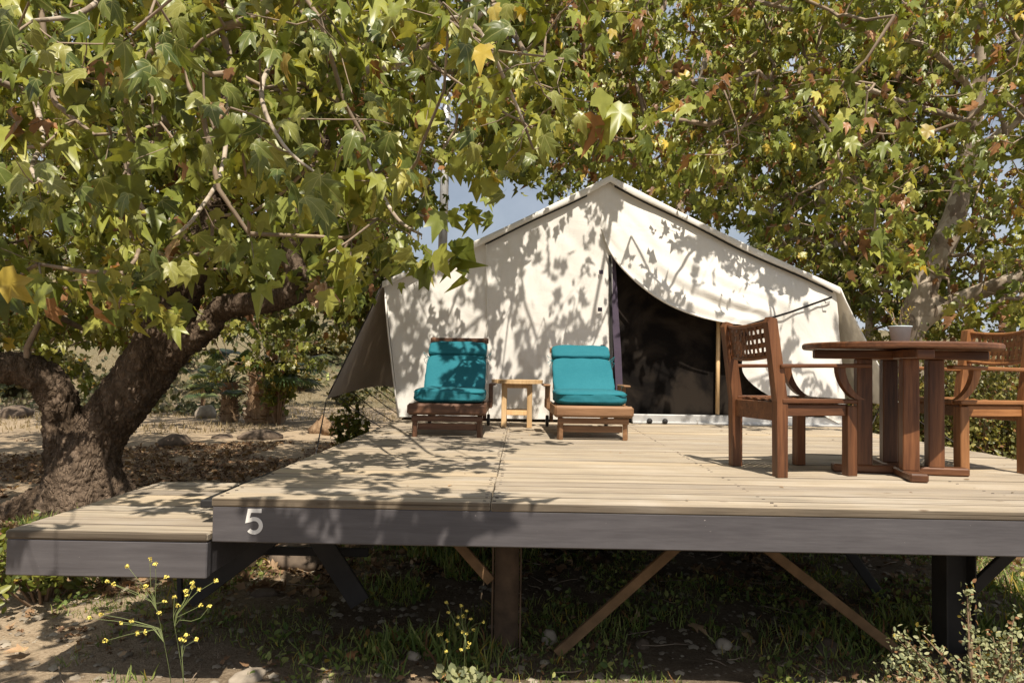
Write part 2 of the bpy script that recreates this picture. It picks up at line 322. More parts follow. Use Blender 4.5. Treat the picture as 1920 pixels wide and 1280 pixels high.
class MB:
    def __init__(s): s.v = []; s.f = []; s.sm = []
    def add(s, vs, fs, smooth=False, T=None):
        o = len(s.v)
        for p in vs:
            p = Vector(p)
            if T is not None: p = T @ p
            s.v.append(tuple(p))
        for f in fs: s.f.append(tuple(i + o for i in f)); s.sm.append(smooth)
        return s
    def box(s, c, size, b=0.0, T=None, rz=0.0):
        hx, hy, hz = (x / 2 for x in size); b = min(b, hx * .9, hy * .9, hz * .9)
        R = Matrix.Translation(Vector(c)) @ Matrix.Rotation(rz, 4, 'Z')
        if T is not None: R = T @ R
        if b <= 0:
            vs = [(x * hx, y * hy, z * hz) for x in (-1, 1) for y in (-1, 1) for z in (-1, 1)]
            fs = [(0, 1, 3, 2), (4, 6, 7, 5), (0, 4, 5, 1), (2, 3, 7, 6), (0, 2, 6, 4), (1, 5, 7, 3)]
            return s.add(vs, fs, False, R)
        vs = []; idx = {}
        for sx in (-1, 1):
            for sy in (-1, 1):
                for sz in (-1, 1):
                    for a in range(3):
                        p = [sx * (hx - b), sy * (hy - b), sz * (hz - b)]
                        p[a] = (sx, sy, sz)[a] * (hx, hy, hz)[a]
                        idx[(sx, sy, sz, a)] = len(vs); vs.append(p)
        fs = []
        for a in range(3):
            o1, o2 = [i for i in range(3) if i != a]
            for sg in (-1, 1):
                q = []
                for s1, s2 in ((-1, -1), (1, -1), (1, 1), (-1, 1)):
                    k = [0, 0, 0]; k[a] = sg; k[o1] = s1; k[o2] = s2; q.append(idx[(*k, a)])
                fs.append(q)
            for s1 in (-1, 1):
                for s2 in (-1, 1):
                    k0 = [0, 0, 0]; k1 = [0, 0, 0]; k0[a] = -1; k1[a] = 1
                    for k in (k0, k1): k[o1] = s1; k[o2] = s2
                    fs.append([idx[(*k0, o1)], idx[(*k1, o1)], idx[(*k1, o2)], idx[(*k0, o2)]])
        for sx in (-1, 1):
            for sy in (-1, 1):
                for sz in (-1, 1): fs.append([idx[(sx, sy, sz, a)] for a in range(3)])
        return s.add(vs, fs, False, R)
    def bar(s, p0, p1, w, h, b=0.0, up=(0, 0, 1)):
        """a straight bar from p0 to p1, w wide and h deep"""
        p0 = Vector(p0); p1 = Vector(p1); d = p1 - p0; L = d.length; d.normalize()
        upv = Vector(up); x = d.cross(upv)
        if x.length < 1e-4: x = d.cross(Vector((0, 1, 0)))
        x.normalize(); z = x.cross(d)
        R = Matrix(((x.x, d.x, z.x, 0), (x.y, d.y, z.y, 0), (x.z, d.z, z.z, 0), (0, 0, 0, 1)))
        return s.box((0, 0, 0), (w, L, h), b, Matrix.Translation((p0 + p1) / 2) @ R)
    def tube(s, pts, rad, n=8, cap=True, smooth=True):
        pts = [Vector(p) for p in pts]
        if not hasattr(rad, '__len__'): rad = [rad] * len(pts)
        vs = []; fs = []; prev = None
        for i, p in enumerate(pts):
            d = (pts[min(i + 1, len(pts) - 1)] - pts[max(i - 1, 0)]).normalized()
            if prev is None:
                a = d.orthogonal().normalized()
            else:
                a = prev - d * prev.dot(d); a.normalize()
            prev = a; bb = d.cross(a)
            for j in range(n):
                t = 2 * math.pi * j / n
                vs.append(p + (a * math.cos(t) + bb * math.sin(t)) * rad[i])
        for i in range(len(pts) - 1):
            for j in range(n):
                k = (j + 1) % n
                fs.append((i * n + j, i * n + k, (i + 1) * n + k, (i + 1) * n + j))
        if cap:
            fs.append(tuple(range(n - 1, -1, -1))); fs.append(tuple((len(pts) - 1) * n + j for j in range(n)))
        return s.add(vs, fs, smooth)
    def ribbon(s, path, w, th, side):
        """a flat strap of width w and thickness th along a path; side gives its width direction"""
        side = Vector(side).normalized(); vs = []; fs = []
        P = [Vector(p) for p in path]
        for i, p in enumerate(P):
            d = (P[min(i + 1, len(P) - 1)] - P[max(i - 1, 0)]).normalized(); n = d.cross(side).normalized()
            for a, b in ((-1, -1), (1, -1), (1, 1), (-1, 1)): vs.append(p + side * a * w / 2 + n * b * th / 2)
        for i in range(len(P) - 1):
            for j in range(4): k = (j + 1) % 4; fs.append((i * 4 + j, i * 4 + k, i * 4 + 4 + k, i * 4 + 4 + j))
        fs.append((3, 2, 1, 0)); m = (len(P) - 1) * 4; fs.append((m, m + 1, m + 2, m + 3))
        return s.add(vs, fs)
    def prism(s, outline, z0, z1, T=None):
        n = len(outline); vs = [(x, y, z0) for x, y in outline] + [(x, y, z1) for x, y in outline]
        fs = [tuple(range(n - 1, -1, -1)), tuple(range(n, 2 * n))] + [(i, (i + 1) % n, n + (i + 1) % n, n + i) for i in range(n)]
        return s.add(vs, fs, False, T)
    def lathe(s, prof, n=24, T=None, smooth=True):
        vs = []; fs = []
        for r, z in prof:
            for j in range(n):
                t = 2 * math.pi * j / n; vs.append((r * math.cos(t), r * math.sin(t), z))
        for i in range(len(prof) - 1):
            for j in range(n): k = (j + 1) % n; fs.append((i * n + j, i * n + k, (i + 1) * n + k, (i + 1) * n + j))
        return s.add(vs, fs, smooth, T)
    def mesh(s, name, mat, off=(0, 0, 0)):
        me = bpy.data.meshes.new(name)
        ox, oy, oz = off
        me.from_pydata([(x - ox, y - oy, z - oz) for x, y, z in s.v], [], s.f)
        me.polygons.foreach_set('use_smooth', s.sm)
        bm = bmesh.new(); bm.from_mesh(me); bmesh.ops.recalc_face_normals(bm, faces=bm.faces); bm.to_mesh(me); bm.free()
        me.materials.append(mat); me.update(); return me
    def build(s, name, mat, parent=None, off=(0, 0, 0)):
        return link(name, s.mesh(name, mat, off), parent)

def np_mesh(name, V, F, mat, smooth=True, col=None, uv=None):
    """V (n,3), F (m,k) constant k faces"""
    me = bpy.data.meshes.new(name); m, k = F.shape
    me.vertices.add(len(V)); me.vertices.foreach_set('co', V.astype(np.float32).ravel())
    me.loops.add(m * k); me.loops.foreach_set('vertex_index', F.astype(np.int32).ravel())
    me.polygons.add(m); me.polygons.foreach_set('loop_start', np.arange(0, m * k, k, dtype=np.int32))
    me.polygons.foreach_set('loop_total', np.full(m, k, dtype=np.int32))
    me.polygons.foreach_set('use_smooth', np.full(m, smooth))
    me.update(calc_edges=True)
    if col is not None:
        a = me.color_attributes.new('Col', 'FLOAT_COLOR', 'POINT')
        c4 = np.ones((len(V), 4), np.float32); c4[:, :3] = col; a.data.foreach_set('color', c4.ravel())
    if uv is not None:
        l = me.uv_layers.new(name='UVMap'); l.data.foreach_set('uv', uv[F.ravel()].astype(np.float32).ravel())
    me.materials.append(mat); me.validate(); return me

def grid_mesh(name, P, mat, thick=0.0, smooth=True):
    """P: (rows, cols, 3) array"""
    r, c, _ = P.shape; V = P.reshape(-1, 3); I = np.arange(r * c).reshape(r, c)
    F = np.stack([I[:-1, :-1], I[:-1, 1:], I[1:, 1:], I[1:, :-1]], -1).reshape(-1, 4)
    me = np_mesh(name, V, F, mat, smooth)
    return me

# ---- leaves: many at once
LV = np.array([(0, .34, .02), (0, 0, 0), (.20, -.06, -.02), (.46, .10, -.12), (.25, .27, .02), (.55, .60, -.16), (.19, .56, .01), (0, 1.0, -.22),
               (-.19, .56, .01), (-.55, .60, -.16), (-.25, .27, .02), (-.46, .10, -.12), (-.20, -.06, -.02)], float)
LV = np.array([(0, .36, .0), (0, 0, 0), (.17, -.04, .02), (.40, .10, -.05), (.30, .30, .07), (.44, .70, -.10), (.22, .66, .06), (.02, 1.12, -.30),
               (-.20, .62, .06), (-.47, .62, -.12), (-.29, .28, .07), (-.37, .06, -.05), (-.17, -.05, .02)], float)
LF = np.array([(0, i, i + 1) for i in range(1, 12)] + [(0, 12, 1)])
OV = np.array([(0, 0, 0), (.28, .35, .05), (.22, .75, .0), (0, 1, -.12), (-.22, .75, .0), (-.28, .35, .05)], float)
OF = np.array([(0, 1, 2), (0, 2, 3), (0, 3, 4), (0, 4, 5)])
BV = np.array([(-.05, 0, 0), (.05, 0, 0), (.035, .55, .08), (-.035, .55, .08), (0, 1, -.05)], float)
BF = np.array([(0, 1, 2), (0, 2, 3), (3, 2, 4)])
def unit(a): return a / np.maximum(np.linalg.norm(a, axis=-1, keepdims=True), 1e-9)
def scatter(name, P, D, Nn, size, col, mat, TV=LV, TF=LF, curl=None, off=(0, 0, 0)):
    D = unit(D); Nn = unit(Nn - D * np.sum(Nn * D, 1, keepdims=True)); X = np.cross(D, Nn)
    n = len(P); k = len(TV)
    T = np.repeat(TV[None], n, 0)
    if curl is not None: T = T.copy(); T[:, :, 2] *= curl[:, None]
    V = P[:, None] + size[:, None, None] * (T[:, :, :1] * X[:, None] + T[:, :, 1:2] * D[:, None] + T[:, :, 2:3] * Nn[:, None])
    F = (TF[None] + (np.arange(n) * k)[:, None, None]).reshape(-1, 3)
    C = np.repeat(col, k, 0)
    return np_mesh(name, V.reshape(-1, 3) - np.array(off), F, mat, True, C)

GREENS = np.array([(0.060, 0.078, 0.016), (0.110, 0.137, 0.026), (0.180, 0.203, 0.040), (0.265, 0.268, 0.058), (0.37, 0.345, 0.088)])
def leafcols(n, brown=0.07, yellow=0.04, g=GREENS, p=None, bright=1.0):
    t = rng.random(n) * (len(g) - 1)
    if p is not None: t = (t * 0.55 + p * (len(g) - 1) * 0.45)
    i = np.clip(t.astype(int), 0, len(g) - 2); f = (t - i)[:, None]
    c = g[i] * (1 - f) + g[i + 1] * f
    r = rng.random(n)
    b = r < brown; c[b] = np.array((0.22, 0.112, 0.052)) * (0.6 + 0.9 * rng.random((b.sum(), 1)))
    y = (r >= brown) & (r < brown + yellow); c[y] = np.array((0.42, 0.32, 0.06)) * (0.6 + 0.6 * rng.random((y.sum(), 1)))
    return c * bright

# ------------------------------------------------------------------ ground, track, hillside
def fbm(x, y, s, seed=0.0, oct=4):
    return mnoise.fractal(Vector((x * s + seed, y * s - seed, seed * 0.37)), 1.0, 2.0, oct)
def hill_h(x, y):
    t = max(0.0, (y - 21.5 - 0.10 * (x + 5) * (1 if x < 0 else 0.2)) / 36.0)
    t = min(t, 1.6); rise = (9.6 - 5.2 * min(1, max(0, (x + 16) / 14))) * (t * t * (3 - 2 * min(t, 1.0)) if t < 1 else 1 + (t - 1) * 0.35)
    return rise
def gz(x, y):
    z = 0.05 * fbm(x, y, 0.35, 3.1) + 0.018 * fbm(x, y, 2.2, 9.0, 3)
    if y > 20: z += hill_h(x, y) + (min(1, (y - 20) / 20)) * 0.9 * fbm(x, y, 0.09, 5.0)
    return z
def axis_pts(lo, hi, fine_lo, fine_hi, step, grow=1.16):
    a = list(np.arange(fine_lo, fine_hi + 1e-6, step)); s = step; x = fine_hi
    while x < hi: s *= grow; x += s; a.append(min(x, hi))
    s = step; x = fine_lo
    while x > lo: s *= grow; x -= s; a.insert(0, max(x, lo))
    return np.array(sorted(set(a)))
xs = axis_pts(-260, 260, -5, 5, 0.085, 1.09); ys = axis_pts(-60, 420, 1.4, 9, 0.085, 1.05)
G = np.array([[(x, y, gz(x, y) + (0.012 * mnoise.noise(Vector((x * 9, y * 9, 2))) if abs(x) < 6 and y < 10 else 0)) for x in xs] for y in ys])
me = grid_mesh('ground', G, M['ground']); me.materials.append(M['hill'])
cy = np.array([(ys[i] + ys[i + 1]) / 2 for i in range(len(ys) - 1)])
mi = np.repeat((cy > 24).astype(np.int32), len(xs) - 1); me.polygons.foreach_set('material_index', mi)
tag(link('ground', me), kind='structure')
# dirt track crossing behind the big tree
TP = [(-30, 7.2), (-16, 9.6), (-9, 11.8), (-5.5, 14.6), (-3.2, 17.0), (0, 19.5), (6, 21.5), (16, 22), (30, 22)]
tp = []
for i in range(len(TP) - 1):
    for k in range(14):
        t = k / 14; tp.append((TP[i][0] * (1 - t) + TP[i + 1][0] * t, TP[i][1] * (1 - t) + TP[i + 1][1] * t))
rows = []
for i, (x, y) in enumerate(tp):
    a = tp[max(0, i - 3)]; b = tp[min(len(tp) - 1, i + 3)]; d = Vector((b[0] - a[0], b[1] - a[1])).normalized(); nx, ny = -d.y, d.x
    wd = 1.25 + 0.25 * fbm(x, y, 0.5, 1.0)
    r = []
    for k in range(-5, 6):
        s = k / 5 * wd; px, py = x + nx * s, y + ny * s
        r.append((px, py, gz(px, py) + 0.03 - 0.034 * (abs(k) / 5) ** 4))
    rows.append(r)
tag(link('dirt_path', grid_mesh('dirt_path', np.array(rows), M['path'])), kind='structure')

# ------------------------------------------------------------------ the deck
DX0, DX1, DY0, DY1 = -1.287, 3.325, 3.125, 7.92
deck = empty('timber_deck', (1.0, 5.5, 0), 0, 'large raised timber deck with grey fascia and painted number, standing on steel posts', 'deck')
DO = (1.0, 5.5, 0.0)
TH = 0.036; PITCH = (DY1 - DY0) / 33; BW = PITCH - 0.0075
def board_mesh(L, name='board', n=0):
    mb = MB(); mb.box((0, 0, 0), (L, BW, TH), 0.004); return mb.mesh(name, M['deck'])
JX = -0.12
bl = board_mesh(JX - DX0 - 0.0015); br = board_mesh(DX1 - JX - 0.003)
nails = MB()
for r in range(33):
    y = DY0 + PITCH * (r + 0.5)
    for me_, xa, xb in ((bl, DX0, JX - 0.0015), (br, JX, DX1)):
        o = link('board', me_, deck, ((xa + xb) / 2 - DO[0] + random.uniform(-.003, .003), y - DO[1], DECKZ - TH / 2 + random.uniform(-.0032, .0012)),
                 (random.uniform(-.016, .016), random.uniform(-.0005, .0005), random.uniform(-.0008, .0008)))
    for jx in (JX - 0.02, JX + 0.02, 1.07, 2.25, DX0 + 0.03, DX1 - 0.04):
        for dy in (-0.035, 0.035):
            nails.lathe([(0.005, DECKZ - 0.004), (0.005, DECKZ + 0.0004), (0.0, DECKZ + 0.0006)], 6, Matrix.Translation((jx + random.uniform(-.008, .008), y + dy + random.uniform(-.006, .006), 0)) @ Matrix.Diagonal((1.5, .8, 1, 1)))
tag(nails.build('nail_heads', M['nail'], deck, DO), kind='stuff')
FH = 0.151; FZ = DECKZ - TH - 0.002
mb = MB(); mb.box(((DX0 + DX1) / 2, DY0 + 0.03, FZ - FH / 2), (DX1 - DX0 - 0.004, 0.045, FH), 0.005); mb.build('fascia', M['paint'], deck, DO)
for x in (DX0 + 0.022, DX1 - 0.022):
    mb = MB(); mb.box((x, (DY0 + DY1) / 2 + 0.05, FZ - FH / 2), (0.04, DY1 - DY0 - 0.1, FH - 0.004), 0.004); mb.build('side_fascia', M['paint'], deck, DO)
for x in np.arange(DX0 + 0.45, DX1 - 0.2, 0.4):
    mb = MB(); mb.box((x, (DY0 + DY1) / 2 + 0.05, FZ - 0.075), (0.04, DY1 - DY0 - 0.12, 0.14)); mb.build('joist', M['joist'], deck, DO)
def hpost(x, y, z1, hw=0.072, d=0.14, m='rust'):
    mb = MB(); t = 0.009
    mb.box((x, y, z1 / 2 - 0.1), (2 * hw - 2 * t, 0.008, z1 + 0.2)); mb.box((x - hw, y, z1 / 2 - 0.1), (t, d, z1 + 0.2), 0.002); mb.box((x + hw, y, z1 / 2 - 0.1), (t, d, z1 + 0.2), 0.002)
    mb.build('post', M[m], deck, DO)
PZ = FZ - 0.16
for yy in (3.93, 6.6):
    mb = MB(); mb.box((1.02, yy, PZ - 0.045), (4.4, 0.1, 0.11), 0.004); mb.build('beam', M['joist'], deck, DO)
    for x in (-0.06, 2.25): hpost(x, yy, PZ - 0.1, m='joist' if x > 1 else 'rust')
def brace(a, b, m='rust', w_=0.05, t_=0.03):
    m = 'brace' if m == 'rust' else m; mb = MB(); mb.bar(a, b, t_, w_, 0.003, up=(0, -1, 0) if abs(a[1] - b[1]) < 0.5 else (0, 0, 1)); mb.build('brace', M[m], deck, DO)
brace((0.20, 3.86, 0.0), (0.86, 3.86, 0.60), w_=0.03, t_=0.05); brace((1.20, 3.86, 0.60), (1.99, 3.86, 0.0), w_=0.03, t_=0.05)
brace((-0.14, 3.86, 0.36), (-0.38, 3.86, 0.62), w_=0.03, t_=0.05); brace((2.33, 3.90, 0.36), (2.58, 3.90, 0.60), 'joist', w_=0.03, t_=0.06)
brace((1.9, 4.9, 0.62), (2.35, 4.9, 0.0), 'joist', w_=0.03, t_=0.06)
brace((-1.28, 4.3, 0.66), (-0.90, 4.3, 0.10), 'joist', w_=0.03, t_=0.12); brace((-1.9, 4.32, 0.10), (-1.20, 4.32, 0.64), 'joist', w_=0.03, t_=0.12)
brace((-1.75, 4.5, 0.335), (-0.9, 4.5, 0.335), 'joist', w_=0.03, t_=0.05)
brace((-0.62, 6.6, 0.64), (-0.1, 6.6, 0.2), 'joist', w_=0.03, t_=0.08)
# number five: a flat painted digit, 2 mm proud of the fascia
def digit_five(cx, cz, H):
    path = [(0.30, 0.96), (-0.22, 0.96), (-0.30, 0.53)]
    for a in np.linspace(125, -140, 22):
        path.append((0.0 - 0.01 + 0.29 * math.cos(math.radians(a)), 0.33 + 0.285 * math.sin(math.radians(a))))
    P = [Vector((p[0], p[1])) for p in path]; wd = 0.084; L = []; R_ = []
    for i, p in enumerate(P):
        d0 = (P[i] - P[i - 1]).normalized() if i else (P[1] - P[0]).normalized()
        d1 = (P[i + 1] - P[i]).normalized() if i < len(P) - 1 else d0
        n0 = Vector((-d0.y, d0.x)); n1 = Vector((-d1.y, d1.x)); m = (n0 + n1); m.normalize(); k = min(1.6, 1 / max(0.35, m.dot(n0)))
        L.append(p + m * wd * k); R_.append(p - m * wd * k)
    mb = MB(); y0 = DY0 + 0.0055; n = len(P); vs = []
    for y in (y0, y0 + 0.003):
        for q in L + R_: vs.append((cx + q.x * H, y, cz + (q.y - 0.5) * H))
    fs = []
    for i in range(n - 1):
        fs.append((i, i + 1, n + i + 1, n + i))
        for a, b in ((0, 0),): pass
        fs.append((i, 2 * n + i, 2 * n + i + 1, i + 1)); fs.append((n + i, n + i + 1, 3 * n + i + 1, 3 * n + i))
    mb.add(vs, fs); return mb
c5 = W(476, 978, DY0)
o = digit_five(c5.x, c5.z, 0.098).build('number_five', M['white'], deck, DO); o['label'] = 'white painted number 5'

# lower step platform on the left
PX0, PX1, PY0, PY1, PZT = -2.15, DX0 - 0.012, 3.12, 4.47, DECKZ - 0.152
plat = empty('step_platform', (-1.72, 3.8, 0), 0, 'low step platform of pale boards with grey fascia beside the big tree', 'step'); PO = (-1.72, 3.8, 0.0)
nb = 9; pp = (PY1 - PY0) / nb
mbp = MB(); mbp.box((0, 0, 0), (PX1 - PX0, pp - 0.005, TH), 0.007); pm = mbp.mesh('board', M['deck'])
for r in range(nb):
    link('board', pm, plat, ((PX0 + PX1) / 2 - PO[0] + random.uniform(-.003, .003), PY0 + pp * (r + 0.5) - PO[1], PZT - TH / 2 + random.uniform(-.002, .001)), (random.uniform(-.005, .005), 0, random.uniform(-.001, .001)))
mb = MB(); mb.box(((PX0 + PX1) / 2, PY0 + 0.03, PZT - TH - 0.002 - FH / 2), (PX1 - PX0 - 0.004, 0.045, FH), 0.005); mb.build('fascia', M['paint'], plat, PO)
for x in (PX0 + 0.022, PX1 - 0.03):
    mb = MB(); mb.box((x, (PY0 + PY1) / 2 + 0.03, PZT - TH - 0.002 - FH / 2), (0.04, PY1 - PY0 - 0.06, FH - 0.004), 0.003); mb.build('side_fascia', M['paint'], plat, PO)
for x in (-1.95, -1.62):
    mb = MB(); mb.box((x, 3.8, PZT - TH - 0.07), (0.04, 1.2, 0.13)); mb.build('joist', M['joist'], plat, PO)
mb = MB(); mb.bar((-2.00, 4.38, 0.55), (-1.96, 4.38, -0.05), 0.025, 0.025); mb.build('leg', M['joist'], plat, PO)
mb = MB(); mb.bar((-1.36, 3.30, 0.86 - .03), (-1.36, 4.2, 0.86 - .03), 0.10, 0.035, 0.004); o = mb.build('edge_strip', M['black'], plat, PO)

# ------------------------------------------------------------------ the tent
TY = 7.80; TB = 12.7
tent = empty('canvas_tent', (1.0, TY, DECKZ), 0, 'cream canvas wall tent with a drawn back door flap on the timber deck', 'tent'); TO = (1.0, TY, DECKZ)
EL = W(722, 535, TY); ER = W(1568, 546, TY); PK = W(1143, 340, TY); BLc = Vector((-1.275, TY, DECKZ)); BRc = Vector((3.40, TY, DECKZ))
DL = Vector((W(1143, 640, TY).x, TY, 0))
def gable_z(x):
    if x < PK.x: return EL.z + (PK.z - EL.z) * (x - EL.x) / (PK.x - EL.x)
    return ER.z + (PK.z - ER.z) * (x - ER.x) / (PK.x - ER.x)
def tnoise(x, z, s, seed): return mnoise.fractal(Vector((x * s, z * s, seed)), 1.0, 2.0, 3)
# left wall panel
R_, C_ = 60, 60; P = np.zeros((R_, C_, 3))
xd0, xd1 = W(1147, 780, TY).x, DL.x
for i in range(R_):
    t = i / (R_ - 1)
    for j in range(C_):
        s = j / (C_ - 1)
        xb = BLc.x + (xd0 + 0.02 - BLc.x) * s; xt = EL.x + (xd1 - EL.x) * s
        x = xb + (xt - xb) * t; zt = gable_z(xt) - 0.015; z = DECKZ + 0.03 + (zt - DECKZ - 0.03) * t
        # folds near the foot, slack between poles
        y = TY - 0.03 * math.sin(math.pi * t) * math.sin(math.pi * s) + 0.012 * tnoise(x, z, 1.3, 4.0)
        y += .010 * (1 - abs(tnoise(x * 1.4 + z * .8, z * .5 - x * .3, 2.6, 6.0)) * 2) + .004 * tnoise(x, z, 7.0, 2.0)
        k = max(0, 1 - t * 3.5); y += 0.018 * k * math.sin(x * 21 + 3 * math.sin(x * 5)) * (0.5 + 0.5 * math.sin(x * 3.1)) 
        P[i, j] = (x - TO[0], y - TO[1], z - TO[2])
wl = link('front_wall', grid_mesh('front_wall', P, M['canvas']), tent)
mb = MB(); mb.bar((W(912, 470, TY).x, TY - 0.035, gable_z(W(912, 470, TY).x) - 0.05), (W(918, 770, TY).x, TY - 0.028, DECKZ + 0.05), 0.006, 0.012); 
# the seam is a doubled strip of canvas
mb.build('seam', M['canvas'], tent, TO)
mb = MB(); mb.tube([BLc + Vector((0, -0.02, 0.02)), BLc.lerp(EL, .3) + Vector((-.005, -0.03, 0)), BLc.lerp(EL, .7) + Vector((-.012, -0.03, 0)), EL + Vector((0, -0.02, -.02))], 0.010, 6); mb.build('edge_piping', M['canvas'], tent, TO)
# right wall with the flap pulled aside
edge_px = [(1127, 428, -.02), (1143, 478, -.05), (1180, 522, -.09), (1232, 564, -.12), (1290, 592, -.15), (1350, 607, -.16), (1398, 612, -.16),
           (1396, 640, -.12), (1384, 690, -.09), (1400, 716, -.08), (1436, 742, -.07), (1480, 758, -.06), (1530, 772, -.04), (1570, 792, -.02)]
edge = [W(u, v, TY) + Vector((0, dy, 0)) for u, v, dy in edge_px]
def poly_at(L, t):
    d = [0]
    for i in range(1, len(L)): d.append(d[-1] + (L[i] - L[i - 1]).length)
    s = t * d[-1]
    for i in range(1, len(L)):
        if s <= d[i] + 1e-9:
            f = (s - d[i - 1]) / max(1e-9, d[i] - d[i - 1]); return L[i - 1].lerp(L[i], f)
    return L[-1].copy()
def smooth_poly(L, it=2):
    for _ in range(it):
        Q = [L[0]]
        for a, b in zip(L[:-1], L[1:]): Q.append(a.lerp(b, .25)); Q.append(a.lerp(b, .75))
        Q.append(L[-1]); L = Q
    return L
edge = smooth_poly(edge)
pk2 = Vector((W(1127, 428, TY).x, TY, 0)); 
outer = [Vector((pk2.x, TY, gable_z(pk2.x) - 0.02)), Vector((PK.x + .03, TY, gable_z(PK.x + .03) - 0.02)), Vector((2.0, TY, gable_z(2.0) - 0.02)), Vector((ER.x, TY, ER.z - 0.02)), Vector((ER.x + .04, TY, 1.8)), Vector((BRc.x - .04, TY, DECKZ + 0.25)), Vector((BRc.x, TY, DECKZ + 0.02)), W(1575, 795, TY)]
R_, C_ = 110, 34; P = np.zeros((R_, C_, 3))
for i in range(R_):
    t = i / (R_ - 1); a = poly_at(edge, t); b = poly_at(outer, min(1, t ** 0.9))
    for j in range(C_):
        s = j / (C_ - 1); p = a.lerp(b, s)
        f = (1 - s) ** 1.5
        # folds radiating from the tie point
        fold = 0.032 * f * math.sin(s * 26 + t * 5) * min(1, 4 * s) * math.exp(-((t - 0.42) / 0.22) ** 2) + 0.022 * math.sin(t * 22) * f * (1 if t > .5 else .3)
        slack = -0.05 * math.sin(math.pi * min(1, s * 1.1)) * math.sin(math.pi * t)
        p = p + Vector((0, fold + slack + 0.012 * tnoise(p.x, p.z, 1.5, 8.0) + .010 * (1 - abs(tnoise(p.x * 1.5 + p.z, p.z * .5, 2.4, 3.0)) * 2), -0.03 * math.sin(math.pi * s) * math.exp(-((t - 0.25) / 0.18) ** 2)))
        P[i, j] = (p.x - TO[0], p.y - TO[1], p.z - TO[2])
link('door_flap', grid_mesh('door_flap', P, M['canvas']), tent)
# rolled hem of the flap
mb = MB(); hp = [poly_at(edge, t) + Vector((0, -0.02, 0.0)) for t in np.linspace(0.0, 0.47, 40)]
mb.tube(hp, [0.006 + 0.009 * math.sin(math.pi * min(1, t / 0.47)) for t in np.linspace(0.0, 0.47, 40)], 8); mb.build('flap_hem', M['canvas'], tent, TO)
# strap that ties the flap back
a = W(1400, 610, TY - 0.20); b = W(1560, 557, TY - 0.05)
mb = MB(); mb.ribbon([a, a.lerp(b, .5) + Vector((0, -.01, -.012)), b], 0.022, 0.006, (0, -0.3, 1)); mb.ribbon([W(1545, 560, TY - .06), W(1548, 568, TY - .07), W(1556, 566, TY - .07)], 0.012, 0.005, (0, -1, .2)); mb.build('tie_strap', M['black'], tent, TO)
# net painted with interior darkness across the doorway, trim, pole, sill
mb = MB(); x0 = W(1140, 640, TY + .12).x; x1 = ER.x - 0.05
mb.prism([(x0, DECKZ + .01), (x1, DECKZ + .01), (x1, ER.z - .05), (x0 + .9, gable_z(x0 + .9) - .2), (x0, gable_z(x0) - .4)], -.006, .006, Matrix.Translation((0, TY + .16, 0)) @ Matrix.Rotation(math.pi / 2, 4, 'X')); mb.build('mesh_door', M['net'], tent, TO)
a = W(1147, 480, TY + .02); b = W(1163, 776, TY + .0)
mb = MB(); mb.ribbon([a, a.lerp(b, .3) + Vector((.0, .0, 0)), a.lerp(b, .6) + Vector((.005, -.01, 0)), b], 0.075, 0.012, (1, .15, 0)); mb.build('door_trim', M['purple'], tent, TO)
mb = MB(); mb.bar(W(1144, 478, TY - .02), W(1148, 778, TY - .02), 0.018, 0.03, 0.004); mb.build('door_edge', M['black'], tent, TO)
mb = MB(); mb.tube([W(1345, 776, TY + .10), W(1347, 600, TY + .10)], 0.022, 10); mb.build('tent_pole', M['pine'], tent, TO)
sx0 = W(1186, 790, TY).x; mb = MB(); mb.box(((sx0 + 3.35) / 2, TY + 0.06, DECKZ + 0.055), (3.35 - sx0, 0.09, 0.085), 0.006); mb.build('door_sill', M['alu'], tent, TO)
mb = MB(); mb.box(((sx0 + 3.35) / 2, TY + 0.0, DECKZ + 0.012), (3.35 - sx0, 0.05, 0.02), 0.003); mb.build('sill_rail', M['alu'], tent, TO)
for u in (1218, 1247):
    p = W(u, 787, TY - .04); mb = MB()
    mb.lathe([(0, -.018), (.026, -.012), (.03, .0), (.026, .012), (0, .018)], 10, Matrix.Translation((p.x, p.y, DECKZ + .032)) @ Matrix.Rotation(math.pi / 2, 4, 'X')); mb.box((p.x, p.y - .02, DECKZ + .032), (.05, .012, .012)); mb.build('buckle', M['black'], tent, TO)
for u in (1308, 1446):
    p = W(u, 787, TY - .03); mb = MB(); mb.box((p.x, p.y, DECKZ + .05), (.03, .012, .012), .002); mb.box((p.x, p.y, DECKZ + .03), (.012, .012, .04), .002); mb.build('latch', M['alu'], tent, TO)
for u, v in ((1127, 510), (1125, 580), (1130, 650)):
    p = W(u, v, TY - .035); mb = MB(); mb.box(p, (.045, .006, .042), .002); mb.build('tab', M['purple'], tent, TO)
# roof fly: two planes with a hem at the front edge
def plane_grid(a, b, c, d, n, m, f=None):
    P = np.zeros((n, m, 3))
    for i in range(n):
        for j in range(m):
            s, t = i / (n - 1), j / (m - 1); p = (a.lerp(b, t)).lerp(d.lerp(c, t), s)
            if f: p = p + f(s, t)
            P[i, j] = (p.x - TO[0], p.y - TO[1], p.z - TO[2])
    return P
FY = TY - 0.05
pk = Vector((PK.x, FY, PK.z + 0.035)); el = Vector((EL.x - .02, FY, EL.z + 0.025)); er = Vector((ER.x + .02, FY, ER.z + 0.025)); bk = Vector((0, TB - FY, 0))
sag = lambda s, t: Vector((0, 0, -0.045 * math.sin(math.pi * t) * (0.6 + .4 * math.sin(s * 9))))
link('roof', grid_mesh('roof', plane_grid(pk, el, el + bk, pk + bk, 20, 24, sag), M['canvas']), tent)
link('roof', grid_mesh('roof', plane_grid(pk, er, er + bk, pk + bk, 20, 24, sag), M['canvas']), tent)
